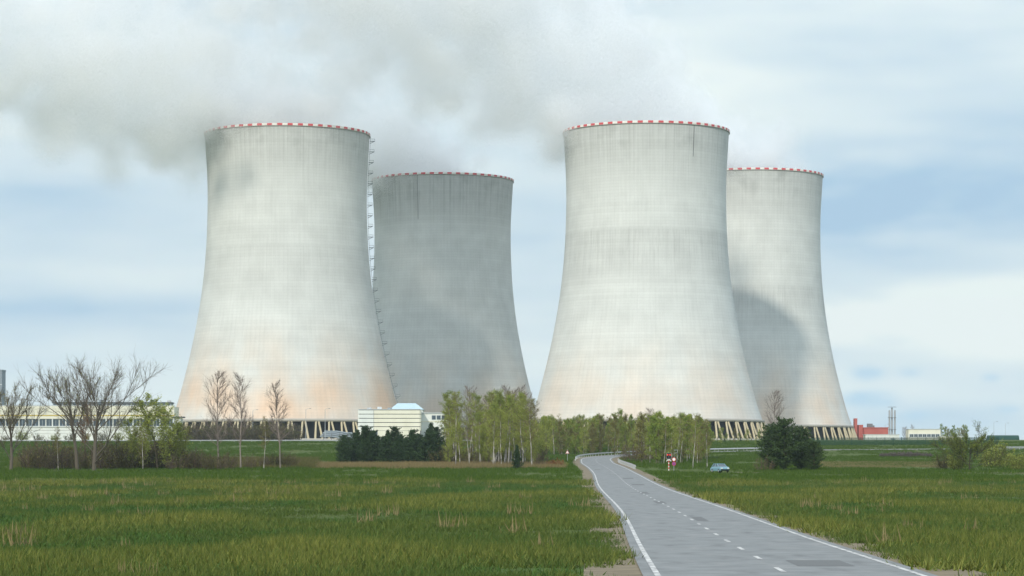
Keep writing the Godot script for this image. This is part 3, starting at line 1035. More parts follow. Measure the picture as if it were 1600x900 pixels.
# slender tree with a single stem to the top: birch, aspen, young alder
func slim_tree(called: String, sd: int, h: float, crown_from: float, width: float, bark: Color, twig: Color, lo: Color, hi: Color, leaf_n: int, leaf_size: float, lift := 0.12, bands := true) -> Node3D:
	rngt.seed = sd
	var wood := MB.new()
	var twigs := MB.new()
	var leaves := MB.new()
	var pts := []
	var p := Vector3(0, -0.4, 0)
	var v := Vector3.UP
	var n := 16
	wood.col = bark
	for k in n + 1:
		pts.append(p)
		v = (jitter(v, 0.035) + Vector3.UP * 0.06).normalized()
		p += v * (h * 0.985 + 0.4) / n
	for k in n:          # in short lengths, so that bark can change up the stem
		wood.col = bark * (rngt.randf_range(0.35, 1.1) if bands else rngt.randf_range(0.85, 1.1))
		if k > n * 0.75: wood.col = wood.col.lerp(twig, 0.5)
		wood.tube([pts[k], pts[k + 1]], [h * 0.0085 * (1.0 - k / (n + 1.0)) + 0.012, h * 0.0085 * (1.0 - (k + 1) / (n + 1.0)) + 0.012], 6)
	var per := leaf_n / 40
	for k in 40:
		var t := lerpf(crown_from, 0.985, k / 39.0)
		var a := along(pts, t)
		var g := (t - crown_from) / (1.0 - crown_from)
		var ln := width * (0.35 + 0.65 * sin(PI * pow(clampf(g * 0.9 + 0.1, 0, 1), 0.8))) * rngt.randf_range(0.6, 1.15)
		twigs.col = twig * rngt.randf_range(0.8, 1.3)
		var br := limb(twigs, a[0], away(Vector3.UP, rngt.randf_range(0.75, 1.2) if lift < 0.1 else rngt.randf_range(0.6, 1.0)), ln, 0.03, 0.014, 4, 4, 0.12, lift)
		var tips := [br]
		for j in (22 if leaf_n == 0 else 6):
			var c := along(br, rngt.randf_range(0.2, 1.0))
			tips.append(limb(twigs, c[0], away(c[1], rngt.randf_range(0.3, 0.8)), ln * rngt.randf_range(0.2, 0.45), 0.02 if leaf_n == 0 else 0.017, 0.009, 2, 3, 0.15, lift * 0.4))
		var clump := rngt.randf_range(0.3, 1.7)
		var shade := rngt.randf()
		for j in int(per * clump):
			var c := along(tips[rngt.randi() % tips.size()], rngt.randf_range(0.25, 1.0))
			leaves.col = lo.lerp(hi, clampf(shade * 0.6 + rngt.randf() * 0.5, 0, 1))
			leaf(leaves, c[0] + Vector3(rngt.randfn(), rngt.randfn(), rngt.randfn()) * 0.22, leaf_size * rngt.randf_range(0.6, 1.2))
	var o := tree_parts(called, "", "tree", wood, twigs, leaves)
	return o

# conifer: whorls of drooping or rising boughs thick with needles
func conifer(called: String, sd: int, h: float, width: float, from: float, rough: float, lo: Color, hi: Color) -> Node3D:
	rngt.seed = sd
	var wood := MB.new()
	var twigs := MB.new()
	var needles := MB.new()
	wood.col = Color(0.06, 0.045, 0.035)
	var trunk := limb(wood, Vector3(0, -0.4, 0), Vector3.UP, h * 0.97 + 0.4, h * 0.016, 0.03, 8, 7, 0.02, 0.1)
	twigs.col = Color(0.05, 0.04, 0.03)
	var whorls := 17
	for k in whorls:
		var t := lerpf(from, 0.97, k / (whorls - 1.0))
		var g := (t - from) / (1.0 - from)
		var reach := width * (pow(1.0 - g, 0.95) * 0.95 + 0.05) * lerpf(1.0, 0.5 + 0.5 * sin(PI * clampf(g * 0.7 + 0.28, 0, 1)), rough)
		if rough >= 1.0: reach = width * (0.22 + 0.78 * sin(PI * clampf(0.30 + 0.66 * g, 0, 1))) * rngt.randf_range(0.75, 1.1)
		for j in 7:
			var a := along(trunk, clampf(t + rngt.randf_range(-0.02, 0.02), 0, 1))
			var ln := reach * rngt.randf_range(1.0 - 0.45 * rough - 0.15, 1.1)
			var br := limb(twigs, a[0], Vector3.UP.rotated(Vector3.RIGHT, rngt.randf_range(1.15, 1.5)).rotated(Vector3.UP, j * TAU / 7 + rngt.randf()), ln, 0.04, 0.012, 3, 4, 0.08, 0.10)
			var shade := rngt.randf()
			for i in int(18 + 26 * ln):
				var c := along(br, rngt.randf_range(0.15, 1.05) if i > 3 else 1.0)
				needles.col = lo.lerp(hi, clampf(shade * 0.6 + rngt.randf() * 0.5, 0, 1))
				leaf(needles, c[0] + Vector3(rngt.randfn() * 0.16, rngt.randfn() * 0.12, rngt.randfn() * 0.16), rngt.randf_range(0.10, 0.22))
	var o := Node3D.new()
	o.name = called
	tag(o, "", "tree")
	put("trunk", wood.mesh(M.bark), o)
	put("branches", twigs.mesh(M.bark), o)
	put("foliage", needles.mesh(M.needle), o)
	return o

# many-stemmed bush
func bush(called: String, sd: int, h: float, r: float, twig: Color, lo: Color, hi: Color, leaf_n: int) -> Node3D:
	rngt.seed = sd
	var wood := MB.new()
	var twigs := MB.new()
	var leaves := MB.new()
	var stems := []
	for k in 26:
		wood.col = twig * rngt.randf_range(0.7, 1.2)
		var a := rngt.randf() * TAU
		var q := sqrt(rngt.randf()) * r * 0.75
		var out := Vector3(cos(a), 0, sin(a))
		var st := limb(wood, out * q * 0.7 + Vector3(0, -0.3, 0), (Vector3.UP + out * q / r * 0.7).normalized(), h * rngt.randf_range(0.65, 1.05) * (1.1 - 0.35 * q / r), 0.035, 0.012, 4, 4, 0.12, 0.05)
		stems.append(st)
		for j in 12:
			var c := along(st, rngt.randf_range(0.15, 1.0))
			twigs.col = twig * rngt.randf_range(0.8, 1.5)
			stems.append(limb(twigs, c[0], away(c[1], rngt.randf_range(0.3, 0.9)), h * rngt.randf_range(0.12, 0.3), 0.016, 0.009, 2, 3, 0.15, 0.06))
	for k in leaf_n:
		var c := along(stems[rngt.randi() % stems.size()], rngt.randf_range(0.2, 1.0))
		leaves.col = blend(lo, hi)
		leaf(leaves, c[0] + Vector3(rngt.randfn(), rngt.randfn(), rngt.randfn()) * 0.12, rngt.randf_range(0.06, 0.14))
	var o := Node3D.new()
	o.name = called
	tag(o, "", "bush")
	put("stems", wood.mesh(M.bark), o)
	put("twigs", twigs.mesh(M.bark), o)
	if leaf_n: put("foliage", leaves.mesh(M.leaf), o)
	return o

# plant one copy: px across and the row of its top in the photograph give its place and height
func plant(src: Node3D, made_h: float, called: String, label: String, px: float, d: float, top: float, group := "") -> Node3D:
	var at := spot(px, d)
	var h := Y(top, d) - at.y
	return copy_of(src, called, label, at, rngt.randf() * TAU, h / made_h, group)

# says which one of a stand: how high, in which row, how far along
func where(what: String, px: float, p0: float, p1: float, d: float, d0: float, d1: float, top: float, t0: float, t1: float, stand: String) -> String:
	var place: String = ["left end", "left half", "middle", "right half", "right end"][clampi(int((px - p0) / (p1 - p0) * 5.0), 0, 4)]
	var row: String = ["front row", "middle row", "back row"][clampi(int((d - d0) / (d1 - d0) * 3.0), 0, 2)]
	var tall: String = ["tall", "medium", "short"][clampi(int((top - t0) / (t1 - t0) * 3.0), 0, 2)]
	return "%s %s, %s of %s, %s" % [tall, what, row, stand, place]

func woods() -> void:
	var grey := Color(0.11, 0.095, 0.075)
	var pinkish := Color(0.25, 0.215, 0.19)
	var white := Color(0.42, 0.40, 0.36)
	var brown := Color(0.10, 0.065, 0.045)
	var yg_lo := Color(0.15, 0.18, 0.035)
	var yg_hi := Color(0.31, 0.35, 0.075)
	var g_lo := Color(0.10, 0.15, 0.026)
	var g_hi := Color(0.22, 0.29, 0.05)
	var ol_lo := Color(0.10, 0.10, 0.03)
	var ol_hi := Color(0.20, 0.19, 0.06)
	# --- single trees on the left
	var big := bare_tree(501, 19.0, 0.14, 19, 1.35, grey, 0.05)
	var big2 := bare_tree(502, 15.0, 0.22, 13, 1.25, grey, 0.22, Vector3.ZERO, Color(0.16, 0.15, 0.04))
	var big3 := bare_tree(503, 16.0, 0.42, 12, 0.95, grey, 0.08, Vector3(-0.16, 0, 0))
	var aspen := slim_tree("bare_tree", 504, 16.0, 0.22, 4.6, pinkish, Color(0.20, 0.165, 0.145), ol_lo, ol_hi, 0, 0.1, 0.13, false)
	var aspen2 := slim_tree("bare_tree", 505, 16.0, 0.26, 4.0, pinkish, Color(0.20, 0.165, 0.145), ol_lo, ol_hi, 0, 0.1, 0.15, false)
	rngt.seed = 9
	var o := plant(big, 19.0, "bare_tree", "largest leafless tree, forking low into many limbs, left of the picture", 147, 430, 562)
	o.rotation.y = 0.4
	plant(big2, 15.0, "bare_tree", "leafless tree with drooping low branch at the far left edge", 17, 432, 594)
	o = plant(big3, 16.0, "bare_tree", "thin leafless tree leaning left beside the largest bare tree", 121, 440, 574)
	o.rotation.y = 0.0
	plant(aspen, 16.0, "bare_tree", "left one of two slim pinkish leafless trees before the front left tower", 342, 450, 584)
	plant(aspen2, 16.0, "bare_tree", "right one of two slim pinkish leafless trees before the front left tower", 376, 454, 585)
	plant(aspen2, 16.0, "bare_tree", "single slim leafless tree left of the dark pines", 438, 450, 598)
	plant(aspen, 16.0, "bare_tree", "rusty grey leafless tree behind the big dark pine on the right", 1212, 540, 613)
	var willow := bare_tree(506, 7.0, 0.10, 18, 2.1, Color(0.05, 0.045, 0.03), 0.8, Vector3.ZERO, Color(0.10, 0.13, 0.02))
	o = plant(willow, 7.0, "bushy_tree", "low spreading willow with crooked dark stems near the right edge", 1515, 430, 673)
	# --- young leafing trees
	var young := []
	for k in 3: young.append(slim_tree("young_tree", 520 + k, 12.0, 0.14, 4.0, Color(0.10, 0.085, 0.06), Color(0.10, 0.085, 0.05), yg_lo, yg_hi, 5600, 0.13, 0.07, false))
	var pale := slim_tree("young_tree", 530, 12.0, 0.08, 5.2, Color(0.10, 0.085, 0.06), Color(0.10, 0.085, 0.05), yg_lo, yg_hi, 5200, 0.16, 0.06, false)
	plant(pale, 12.0, "young_tree", "pale green leafing tree in front of the long cream building", 246, 445, 624)
	plant(pale, 12.0, "young_tree", "green leafing tree crowding the left side of the pale green one", 224, 448, 645)
	plant(pale, 12.0, "young_tree", "green leafing tree crowding the right side of the pale green one", 268, 452, 638)
	plant(young[1], 12.0, "young_tree", "lower yellow green tree left of the pale green leafing tree", 207, 450, 655)
	plant(young[2], 12.0, "young_tree", "small green tree right of the pale green leafing tree", 276, 455, 662)
	# --- birches
	var birch := []
	for k in 6: birch.append(slim_tree("birch_tree", 540 + k, 15.0, [0.30, 0.24, 0.40, 0.26, 0.24, 0.32][k], [2.5, 2.9, 2.2, 2.7, 3.0, 2.4][k], white, Color(0.15, 0.10, 0.075), [yg_lo, g_lo, ol_lo, yg_lo, ol_lo, g_lo][k], [yg_hi, yg_hi, ol_hi, yg_hi, yg_hi, yg_hi][k], [3400, 4200, 1600, 3000, 900, 3800][k], 0.12, 0.05))
	plant(birch[2], 15.0, "birch_tree", "short white stemmed birch left of the largest bare tree", 91, 436, 668)
	plant(birch[4], 15.0, "birch_tree", "thin white stemmed birch right of the largest bare tree", 223, 438, 662)
	plant(birch[2], 15.0, "birch_tree", "thin white stemmed birch left of the single slim tree", 412, 442, 652)
	var look := ["pale green", "fresh green", "brown budded", "yellow green", "almost bare", "bright green"]
	for k in 60:
		var px := rngt.randf_range(694, 836)
		var d := rngt.randf_range(462, 580)
		var top := rngt.randf_range(612, 652) + (12.0 if px < 705 or px > 828 else 0.0)
		var kind := rngt.randi() % 6
		plant(birch[kind], 15.0, "birch_tree", where(look[kind] + " birch", px, 694, 836, d, 462, 580, top, 612, 652, "the thicket left of the road"), px, d, top, "birches in the thicket left of the road bend")
	plant(birch[0], 15.0, "birch_tree", "tallest yellow green birch at the left end of the thicket", 712, 470, 613)
	plant(aspen, 16.0, "bare_tree", "bare twiggy tree among the birches before the shaded tower", 788, 560, 606)
	plant(aspen2, 16.0, "bare_tree", "bare reddish tree at the right end of the birch thicket", 818, 575, 604)
	for k in 7:
		var px := 738.0 + k * 14.5
		plant([aspen, aspen2][k % 2], 16.0, "bare_tree", where("bare pinkish tree", px, 738, 830, 560, 462, 580, 606 + (k * 7) % 16, 604, 624, "the thicket left of the road"), px, 545 + k * 4, 606 + (k * 7) % 16, "bare trees among the birches of the thicket")
	for k in 20:
		var px := rngt.randf_range(695, 846)
		var d := rngt.randf_range(480, 600)
		var top := rngt.randf_range(662, 690)
		plant(young[k % 3], 12.0, "young_tree", where("young tree", px, 695, 846, d, 480, 600, top, 662, 690, "the undergrowth of the birch thicket"), px, d, top, "undergrowth of the birch thicket")
	# --- the mixed wood behind the road bend
	var mixed := []
	for k in 4: mixed.append(slim_tree("leafing_tree", 560 + k, 12.0, 0.06, [3.0, 3.4, 2.8, 3.6][k], Color(0.16, 0.14, 0.11), brown, [g_lo, yg_lo, ol_lo, g_lo][k], [g_hi, yg_hi, ol_hi, yg_hi][k], [5200, 4600, 3800, 5600][k], 0.15, 0.09, false))
	var tint := ["green", "yellow green", "olive", "light green"]
	for k in 130:
		var px := 842 + fposmod(k * 61.8, 235.0)
		var d := rngt.randf_range(715, 800) if px > 985 else rngt.randf_range(655, 790)
		var top := rngt.randf_range(648, 674)
		var kind := rngt.randi() % 6
		if kind < 4: plant(mixed[kind], 12.0, "leafing_tree", where(tint[kind] + " tree", px, 842, 1077, d, 655, 800, top, 648, 674, "the wood behind the road bend"), px, d, top, "wood behind the road bend")
		else: plant(birch[kind], 15.0, "birch_tree", where(look[kind] + " birch", px, 842, 1077, d, 655, 800, top, 648, 674, "the wood behind the road bend"), px, d, top, "birches in the wood behind the road bend")
	plant(mixed[0], 12.0, "leafing_tree", "tallest bright green tree in the wood behind the road bend", 967, 690, 643)
	for k in 52:
		var px := 998 + fposmod(k * 67.98, 110.0)
		var d := rngt.randf_range(510, 650)
		var top := rngt.randf_range(645, 672) + maxf(0.0, (px - 1085) * 0.4)
		var kind := rngt.randi() % 6
		if kind < 3: plant(mixed[kind], 12.0, "leafing_tree", where(tint[kind] + " leafing tree", px, 998, 1108, d, 510, 650, top, 645, 676, "the copse right of the road"), px, d, top, "copse right of the road")
		else: plant(birch[kind], 15.0, "birch_tree", where(look[kind] + " birch", px, 998, 1108, d, 510, 650, top, 645, 676, "the copse right of the road"), px, d, top, "birches in the copse right of the road")
	plant(aspen, 16.0, "bare_tree", "round topped bare tree above the copse right of the road", 1018, 600, 640)
	plant(birch[4], 15.0, "birch_tree", "white birch with two bare stems at the right end of the copse", 1083, 462, 648)
	plant(birch[2], 15.0, "birch_tree", "white birch standing rightmost of the copse", 1105, 466, 656)
	for k in 14:
		plant(mixed[k % 4], 12.0, "leafing_tree", where(tint[k % 4] + " sapling", 1108 + k * 6.6, 1108, 1200, 820 + k * 67 % 180, 820, 1000, 668 + k * 7 % 20, 668, 688, "the saplings before the right tower legs"), 1108 + k * 6.6, 820 + k * 67 % 180, 668 + k * 7 % 20, "saplings before the front right tower")
	# --- conifers
	var pine := []
	for k in 3: pine.append(conifer("pine_tree", 580 + k, 8.5, [3.4, 2.7, 3.8][k], 0.10, 0.8, Color(0.010, 0.024, 0.012), Color(0.05, 0.09, 0.034)))
	pine.append(conifer("pine_tree", 583, 8.5, 2.9, 0.10, 1.0, Color(0.010, 0.024, 0.012), Color(0.05, 0.09, 0.034)))
	for k in 44:
		var px := 534 + fposmod(k * 95.8, 155.0)
		var d := rngt.randf_range(500, 560)
		var top := rngt.randf_range(664, 692) + maxf(0, (575 - px) * 0.3)
		plant(pine[rngt.randi() % 4 if k % 2 else 3], 8.5, "pine_tree", where(["dark pine", "bushy dark pine"][k % 2], px, 534, 690, d, 500, 560, top, 666, 700, "the clump before the banded building"), px, d, top, "dark pines in the clump")
	plant(pine[1], 8.5, "pine_tree", "outermost dark pine at the left end of the clump", 536, 496, 683)
	plant(pine[0], 8.5, "pine_tree", "tallest dark pine near the right end of the clump", 672, 548, 659)
	plant(pine[1], 8.5, "pine_tree", "small lone dark pine at the foot of the birch thicket", 808, 446, 694)
	var scots := []
	for k in 2: scots.append(conifer("pine_tree", 590 + k, 8.6, 4.4, 0.10, 1.0, Color(0.012, 0.028, 0.010), Color(0.06, 0.10, 0.03)))
	plant(scots[0], 8.6, "pine_tree", "big ragged dark pine on the right before the rear tower", 1225, 430, 655)
	plant(scots[1], 8.6, "pine_tree", "dark pine grown into the left side of the big ragged one", 1207, 438, 667)
	plant(scots[1], 8.6, "pine_tree", "lower ragged dark pine leaning out right of the big one", 1252, 434, 671)
	plant(scots[1], 8.6, "pine_tree", "low dark pine at the right foot of the big ragged one", 1272, 430, 690)
	for k in 5:
		plant(pine[k % 3], 8.5, "pine_tree", where("little spruce", 1132 + k * 8.5, 1132, 1167, 900, 899, 902, 684 + (k % 3) * 2.5, 684, 690, "the spruces before the right tower legs"), 1132 + k * 8.5, 900 + k * 9, 684 + (k % 3) * 2.5, "little spruces before the front right tower")
	# --- bushes
	var dark_bush := bush("bush", 601, 3.2, 2.4, Color(0.07, 0.055, 0.035), Color(0.05, 0.055, 0.015), Color(0.11, 0.11, 0.03), 900)
	var bare_bush := bush("bush", 602, 3.0, 2.6, Color(0.10, 0.075, 0.055), ol_lo, ol_hi, 200)
	var grey_bush := bush("bush", 603, 2.0, 2.4, Color(0.10, 0.085, 0.08), Color(0.08, 0.07, 0.062), Color(0.17, 0.145, 0.135), 4200)
	var green_bush := bush("bush", 604, 3.4, 2.2, Color(0.08, 0.07, 0.03), yg_lo, yg_hi, 2600)
	var rust_bush := bush("bush", 605, 2.6, 2.0, Color(0.12, 0.065, 0.03), Color(0.16, 0.07, 0.02), Color(0.26, 0.13, 0.04), 1400)
	for k in 30:
		var px := 52 + fposmod(k * 260.0, 420.0)
		var d := rngt.randf_range(440, 480)
		var top := rngt.randf_range(698, 716)
		plant([dark_bush, bare_bush][k % 2], 3.1, "bush", where(["dark leafy bush", "brown twiggy bush"][k % 2], px, 52, 472, d, 440, 480, top, 698, 716, "the scrub under the bare trees"), px, d, top, "tangled bushes under the bare trees")
	for k in 16:
		var px := 60.0 + fposmod(k * 143.0, 250.0)
		plant([bare_bush, dark_bush][k % 2], 3.1, "bush", where(["tall twiggy bush", "tall dark bush"][k % 2], px, 60, 310, 450 + k * 31 % 60, 450, 510, 678 + k * 7 % 20, 678, 698, "the thicket round the largest bare tree"), px, 450 + k * 31 % 60, 678 + k * 7 % 20, "taller bushes under the bare trees")
	for k in 6:
		plant(dark_bush, 3.1, "bush", where("dense bush", 190 + k * 21, 185, 300, 444 + k * 11 % 26, 444, 470, 682 + k * 7 % 18, 682, 700, "the bushes below the pale green tree"), 190 + k * 21, 444 + k * 11 % 26, 682 + k * 7 % 18, "dense bushes below the pale green tree")
	var rusty := slim_tree("rusty_tree", 611, 12.0, 0.35, 2.2, grey, brown, Color(0.13, 0.06, 0.02), Color(0.24, 0.12, 0.05), 2200, 0.14, 0.1, false)
	plant(rusty, 12.0, "rusty_tree", "small tree in rust brown leaf just left of the largest bare tree", 131, 520, 634)
	for k in 34:
		plant([bare_bush, dark_bush][k % 2], 3.1, "hedge_bush", where(["brown hedge tree", "dark hedge tree"][k % 2], 275 + k * 5.6, 275, 462, 1010 + k * 17 % 50, 1010, 1060, 655 + k * 5 % 13, 655, 668, "the hedge below the left tower"), 275 + k * 5.6, 1010 + k * 17 % 50, 655 + k * 5 % 13, "brown hedge before the front left tower")
	for k in 12:
		plant([dark_bush, green_bush][k % 2], 3.2, "hedge_bush", where(["dark hedge bush", "green hedge bush"][k % 2], -40 + k * 25, -40, 260, 950 + k * 37 % 90, 950, 1040, 672 + k * 3 % 8, 672, 680, "the row below the long building"), -40 + k * 25, 950 + k * 37 % 90, 672 + k * 3 % 8, "low hedge at the foot of the long building")
	for k in 26:
		var px := 694.0 + fposmod(k * 89.0, 146.0)
		var d := 500.0 + fposmod(k * 37.0, 100.0)
		plant([dark_bush, bare_bush, green_bush][k % 3], 3.1, "bush", where(["dark bush", "twiggy bush", "green bush"][k % 3], px, 694, 840, d, 500, 600, 690 + (k * 5) % 18, 690, 708, "the brush among the birches"), px, d, 690 + (k * 5) % 18, "brush among the birches")
	plant(rust_bush, 2.6, "bush", "reddish brown bush on the verge left of the road", 868, 462, 715)
	plant(bare_bush, 3.0, "bush", "grey brown bush beside the reddish one", 846, 470, 706)
	plant(green_bush, 3.4, "bush", "low green bush on the verge at the left edge of the road", 884, 480, 722)
	for k in 7:
		plant(bare_bush, 3.0, "bush", where("twiggy bush", 988 + k * 7, 988, 1031, 560 + k * 37 % 65, 560, 625, 690 + k * 5 % 12, 690, 702, "the bushes inside the road bend"), 988 + k * 7, 560 + k * 37 % 65, 690 + k * 5 % 12, "twiggy bushes inside the road bend")
	for k in 7:
		plant(grey_bush, 2.0, "bush", where("purplish bush", 1382 + k * 11, 1382, 1450, 628 + (k % 3) * 4, 628, 637, 703.5 + absf(k - 3) * 0.8, 703, 706, "the mound on the right field"), 1382 + k * 11, 628 + (k % 3) * 4, 703.5 + absf(k - 3) * 0.8, "greyish purple bushes in the field")
	plant(green_bush, 3.4, "bush", "yellow green bush behind the willow near the right edge", 1556, 470, 688)
	plant(green_bush, 3.4, "bush", "yellow green bush cut by the right edge of the frame", 1592, 436, 708)
	plant(dark_bush, 3.2, "bush", "dark bush left of the willow", 1480, 440, 702)
	plant(green_bush, 3.4, "bush", "green bush under the willow's left side", 1496, 436, 706)
	plant(bare_bush, 3.0, "bush", "grey twiggy bush at the foot of the big dark pine", 1196, 428, 712)
	# --- far trees beyond the plant
	for k in 9:
		plant(mixed[k % 4], 12.0, "far_tree", where("distant " + tint[k % 4] + " tree", 1472 + k * 5.0, 1472, 1514, 1460 + k * 53 % 100, 1460, 1560, 664 + k * 3 % 10, 664, 674, "the trees behind the office"), 1472 + k * 5.0, 1460 + k * 53 % 100, 664 + k * 3 % 10, "distant trees behind the office annexe")
	for k in 4:
		plant([aspen, aspen2][k % 2], 16.0, "far_tree", ["thin distant leafless tree just left of the cream office", "taller distant leafless tree touching the office's left corner", "distant leafless tree far right of the cream office", "distant leafless tree rising behind the cream office roof"][k], [1413, 1418, 1505, 1428][k], 1480, [668, 667, 672, 664][k], "distant leafless trees by the office")

# ------------------------------------------------------------------ signs, signal, car
func plate(pts: Array, z0: float, z1: float, m: Material) -> ArrayMesh:     # a flat convex plate of some thickness, front at z1
	var mb := MB.new()
	var n := pts.size()
	for k in range(1, n - 1):
		mb.quad(Vector3(pts[0].x, pts[0].y, z1), Vector3(pts[k].x, pts[k].y, z1), Vector3(pts[k + 1].x, pts[k + 1].y, z1), Vector3(pts[0].x, pts[0].y, z1), Vector3(0, 0, 1))
		mb.quad(Vector3(pts[0].x, pts[0].y, z0), Vector3(pts[k].x, pts[k].y, z0), Vector3(pts[k + 1].x, pts[k + 1].y, z0), Vector3(pts[0].x, pts[0].y, z0), Vector3(0, 0, -1))
	for k in n:
		var a: Vector2 = pts[k]
		var b: Vector2 = pts[(k + 1) % n]
		mb.quad(Vector3(a.x, a.y, z0), Vector3(b.x, b.y, z0), Vector3(b.x, b.y, z1), Vector3(a.x, a.y, z1), Vector3(b.y - a.y, a.x - b.x, 0))
	return mb.mesh(m)

func disc(r: float, c := Vector2.ZERO, n := 28) -> Array:
	var out := []
	for k in n: out.append(c + Vector2(cos(TAU * k / n), sin(TAU * k / n)) * r)
	return out

func ngon(pts: Array, grow: float, c: Vector2) -> Array:
	var out := []
	for p in pts: out.append(c + (p - c) * grow)
	return out

func pole(t: Node3D, h: float, r: float, m: Material, called := "post", x := 0.0) -> void:
	var mb := MB.new()
	mb.tube([Vector3(x, -0.3, -r - 0.02), Vector3(x, h, -r - 0.02)], [r, r], 10, true)
	put(called, mb.mesh(m), t)

func street_things() -> void:
	# level crossing signal
	var t := thing("crossing_signal", "level crossing signal, black board with two red lamps at the roadside", "signal", spot(1045, 430))
	pole(t, 2.6, 0.08, M.white_paint)
	for k in 3: block("red_band", t, Vector3(0, 0.35 + k * 0.55, -0.1), Vector3(0.175, 0.26, 0.175), M.sign_red)
	var b := 2.05
	put("backboard", plate([Vector2(-0.40, b), Vector2(0.40, b), Vector2(0.40, b + 0.78), Vector2(0.30, b + 1.02), Vector2(-0.30, b + 1.02), Vector2(-0.40, b + 0.78)], 0.0, 0.06, M.black), t)
	put("board_edge", plate([Vector2(-0.42, b - 0.03), Vector2(0.42, b - 0.03), Vector2(0.42, b + 0.79), Vector2(0.31, b + 1.04), Vector2(-0.31, b + 1.04), Vector2(-0.42, b + 0.79)], -0.01, 0.03, M.sign_white), t)
	for s in [-1, 1]:
		put("red_lamp", plate(disc(0.13, Vector2(s * 0.21, b + 0.72)), 0.06, 0.10, lamp_mat()), t)
		block("lamp_hood", t, Vector3(s * 0.21, b + 0.85, 0.17), Vector3(0.3, 0.03, 0.22), M.black)
	put("white_lamp", plate(disc(0.11, Vector2(0, b + 0.35)), 0.06, 0.09, M.glass), t)
	for s in [-1, 1]: block("cross_arm", t, Vector3(0, 1.85, 0.02), Vector3(0.9, 0.12, 0.03), M.sign_white).rotation.z = s * 0.5

	# two round signs on one post
	t = thing("round_signs", "post with a white round sign above a blue red-ringed no stopping sign", "road sign", spot(1053, 428))
	pole(t, 2.35, 0.04, M.galv)
	var c := Vector2(0, 2.0)
	put("red_rim", plate(disc(0.34, c), 0.0, 0.03, M.sign_red), t)
	put("white_face", plate(disc(0.25, c), 0.03, 0.036, M.sign_white), t)
	c = Vector2(0, 1.27)
	put("red_rim", plate(disc(0.35, c), 0.0, 0.03, M.sign_red), t)
	put("blue_face", plate(disc(0.27, c), 0.03, 0.036, M.sign_blue), t)
	for s in [-1, 1]:
		var mb := MB.new()
		mb.box(Vector3.ZERO, Vector3(0.5, 0.075, 0.006 + s * 0.001))
		var o := put("red_bar", mb.mesh(M.sign_red), t, Vector3(0, 1.27, 0.04 + s * 0.002))
		o.rotation.z = s * PI / 4

	# yellow warning triangle at the bend
	var at := spot(978, 672)
	t = thing("warning_sign", "bright yellow triangular warning sign with a dark walking figure at the bend", "road sign", at)
	pole(t, 2.0, 0.045, M.galv)
	var tri := [Vector2(-0.72, 1.15), Vector2(0.72, 1.15), Vector2(0.0, 2.45)]
	put("plate", plate(tri, 0.0, 0.03, M.sign_yellow), t)
	put("figure_head", plate(disc(0.09, Vector2(0.02, 1.94), 12), 0.03, 0.04, M.black), t)
	put("figure_body", plate([Vector2(-0.10, 1.5), Vector2(0.12, 1.5), Vector2(0.10, 1.82), Vector2(-0.06, 1.82)], 0.03, 0.04, M.black), t)
	put("figure_leg", plate([Vector2(-0.24, 1.26), Vector2(-0.14, 1.26), Vector2(0.0, 1.5), Vector2(-0.1, 1.5)], 0.03, 0.04, M.black), t)
	put("figure_leg", plate([Vector2(0.16, 1.26), Vector2(0.26, 1.26), Vector2(0.12, 1.5), Vector2(0.02, 1.5)], 0.03, 0.04, M.black), t)

	# triangle seen on the left verge
	t = thing("warning_sign", "small pale triangular road sign on the left verge before the bend", "road sign", spot(886.5, 560))
	pole(t, 2.7, 0.05, M.galv)
	tri = [Vector2(-0.45, 1.75), Vector2(0.45, 1.75), Vector2(0.0, 2.55)]
	put("plate", plate(tri, 0.0, 0.025, M.galv), t)
	put("red_rim", plate(ngon(tri, 0.9, Vector2(0, 2.02)), 0.025, 0.03, M.sign_red), t)
	put("white_face", plate(ngon(tri, 0.66, Vector2(0, 2.02)), 0.03, 0.035, M.sign_white), t)

	# a car on the track
	car(spot(1125, 409))

func lamp_mat() -> StandardMaterial3D:
	var m := mat(Color(0.6, 0.10, 0.07), 0.4)
	m.emission_enabled = true
	m.emission = Color(1.0, 0.25, 0.2)
	m.emission_energy_multiplier = 0.5
	return m

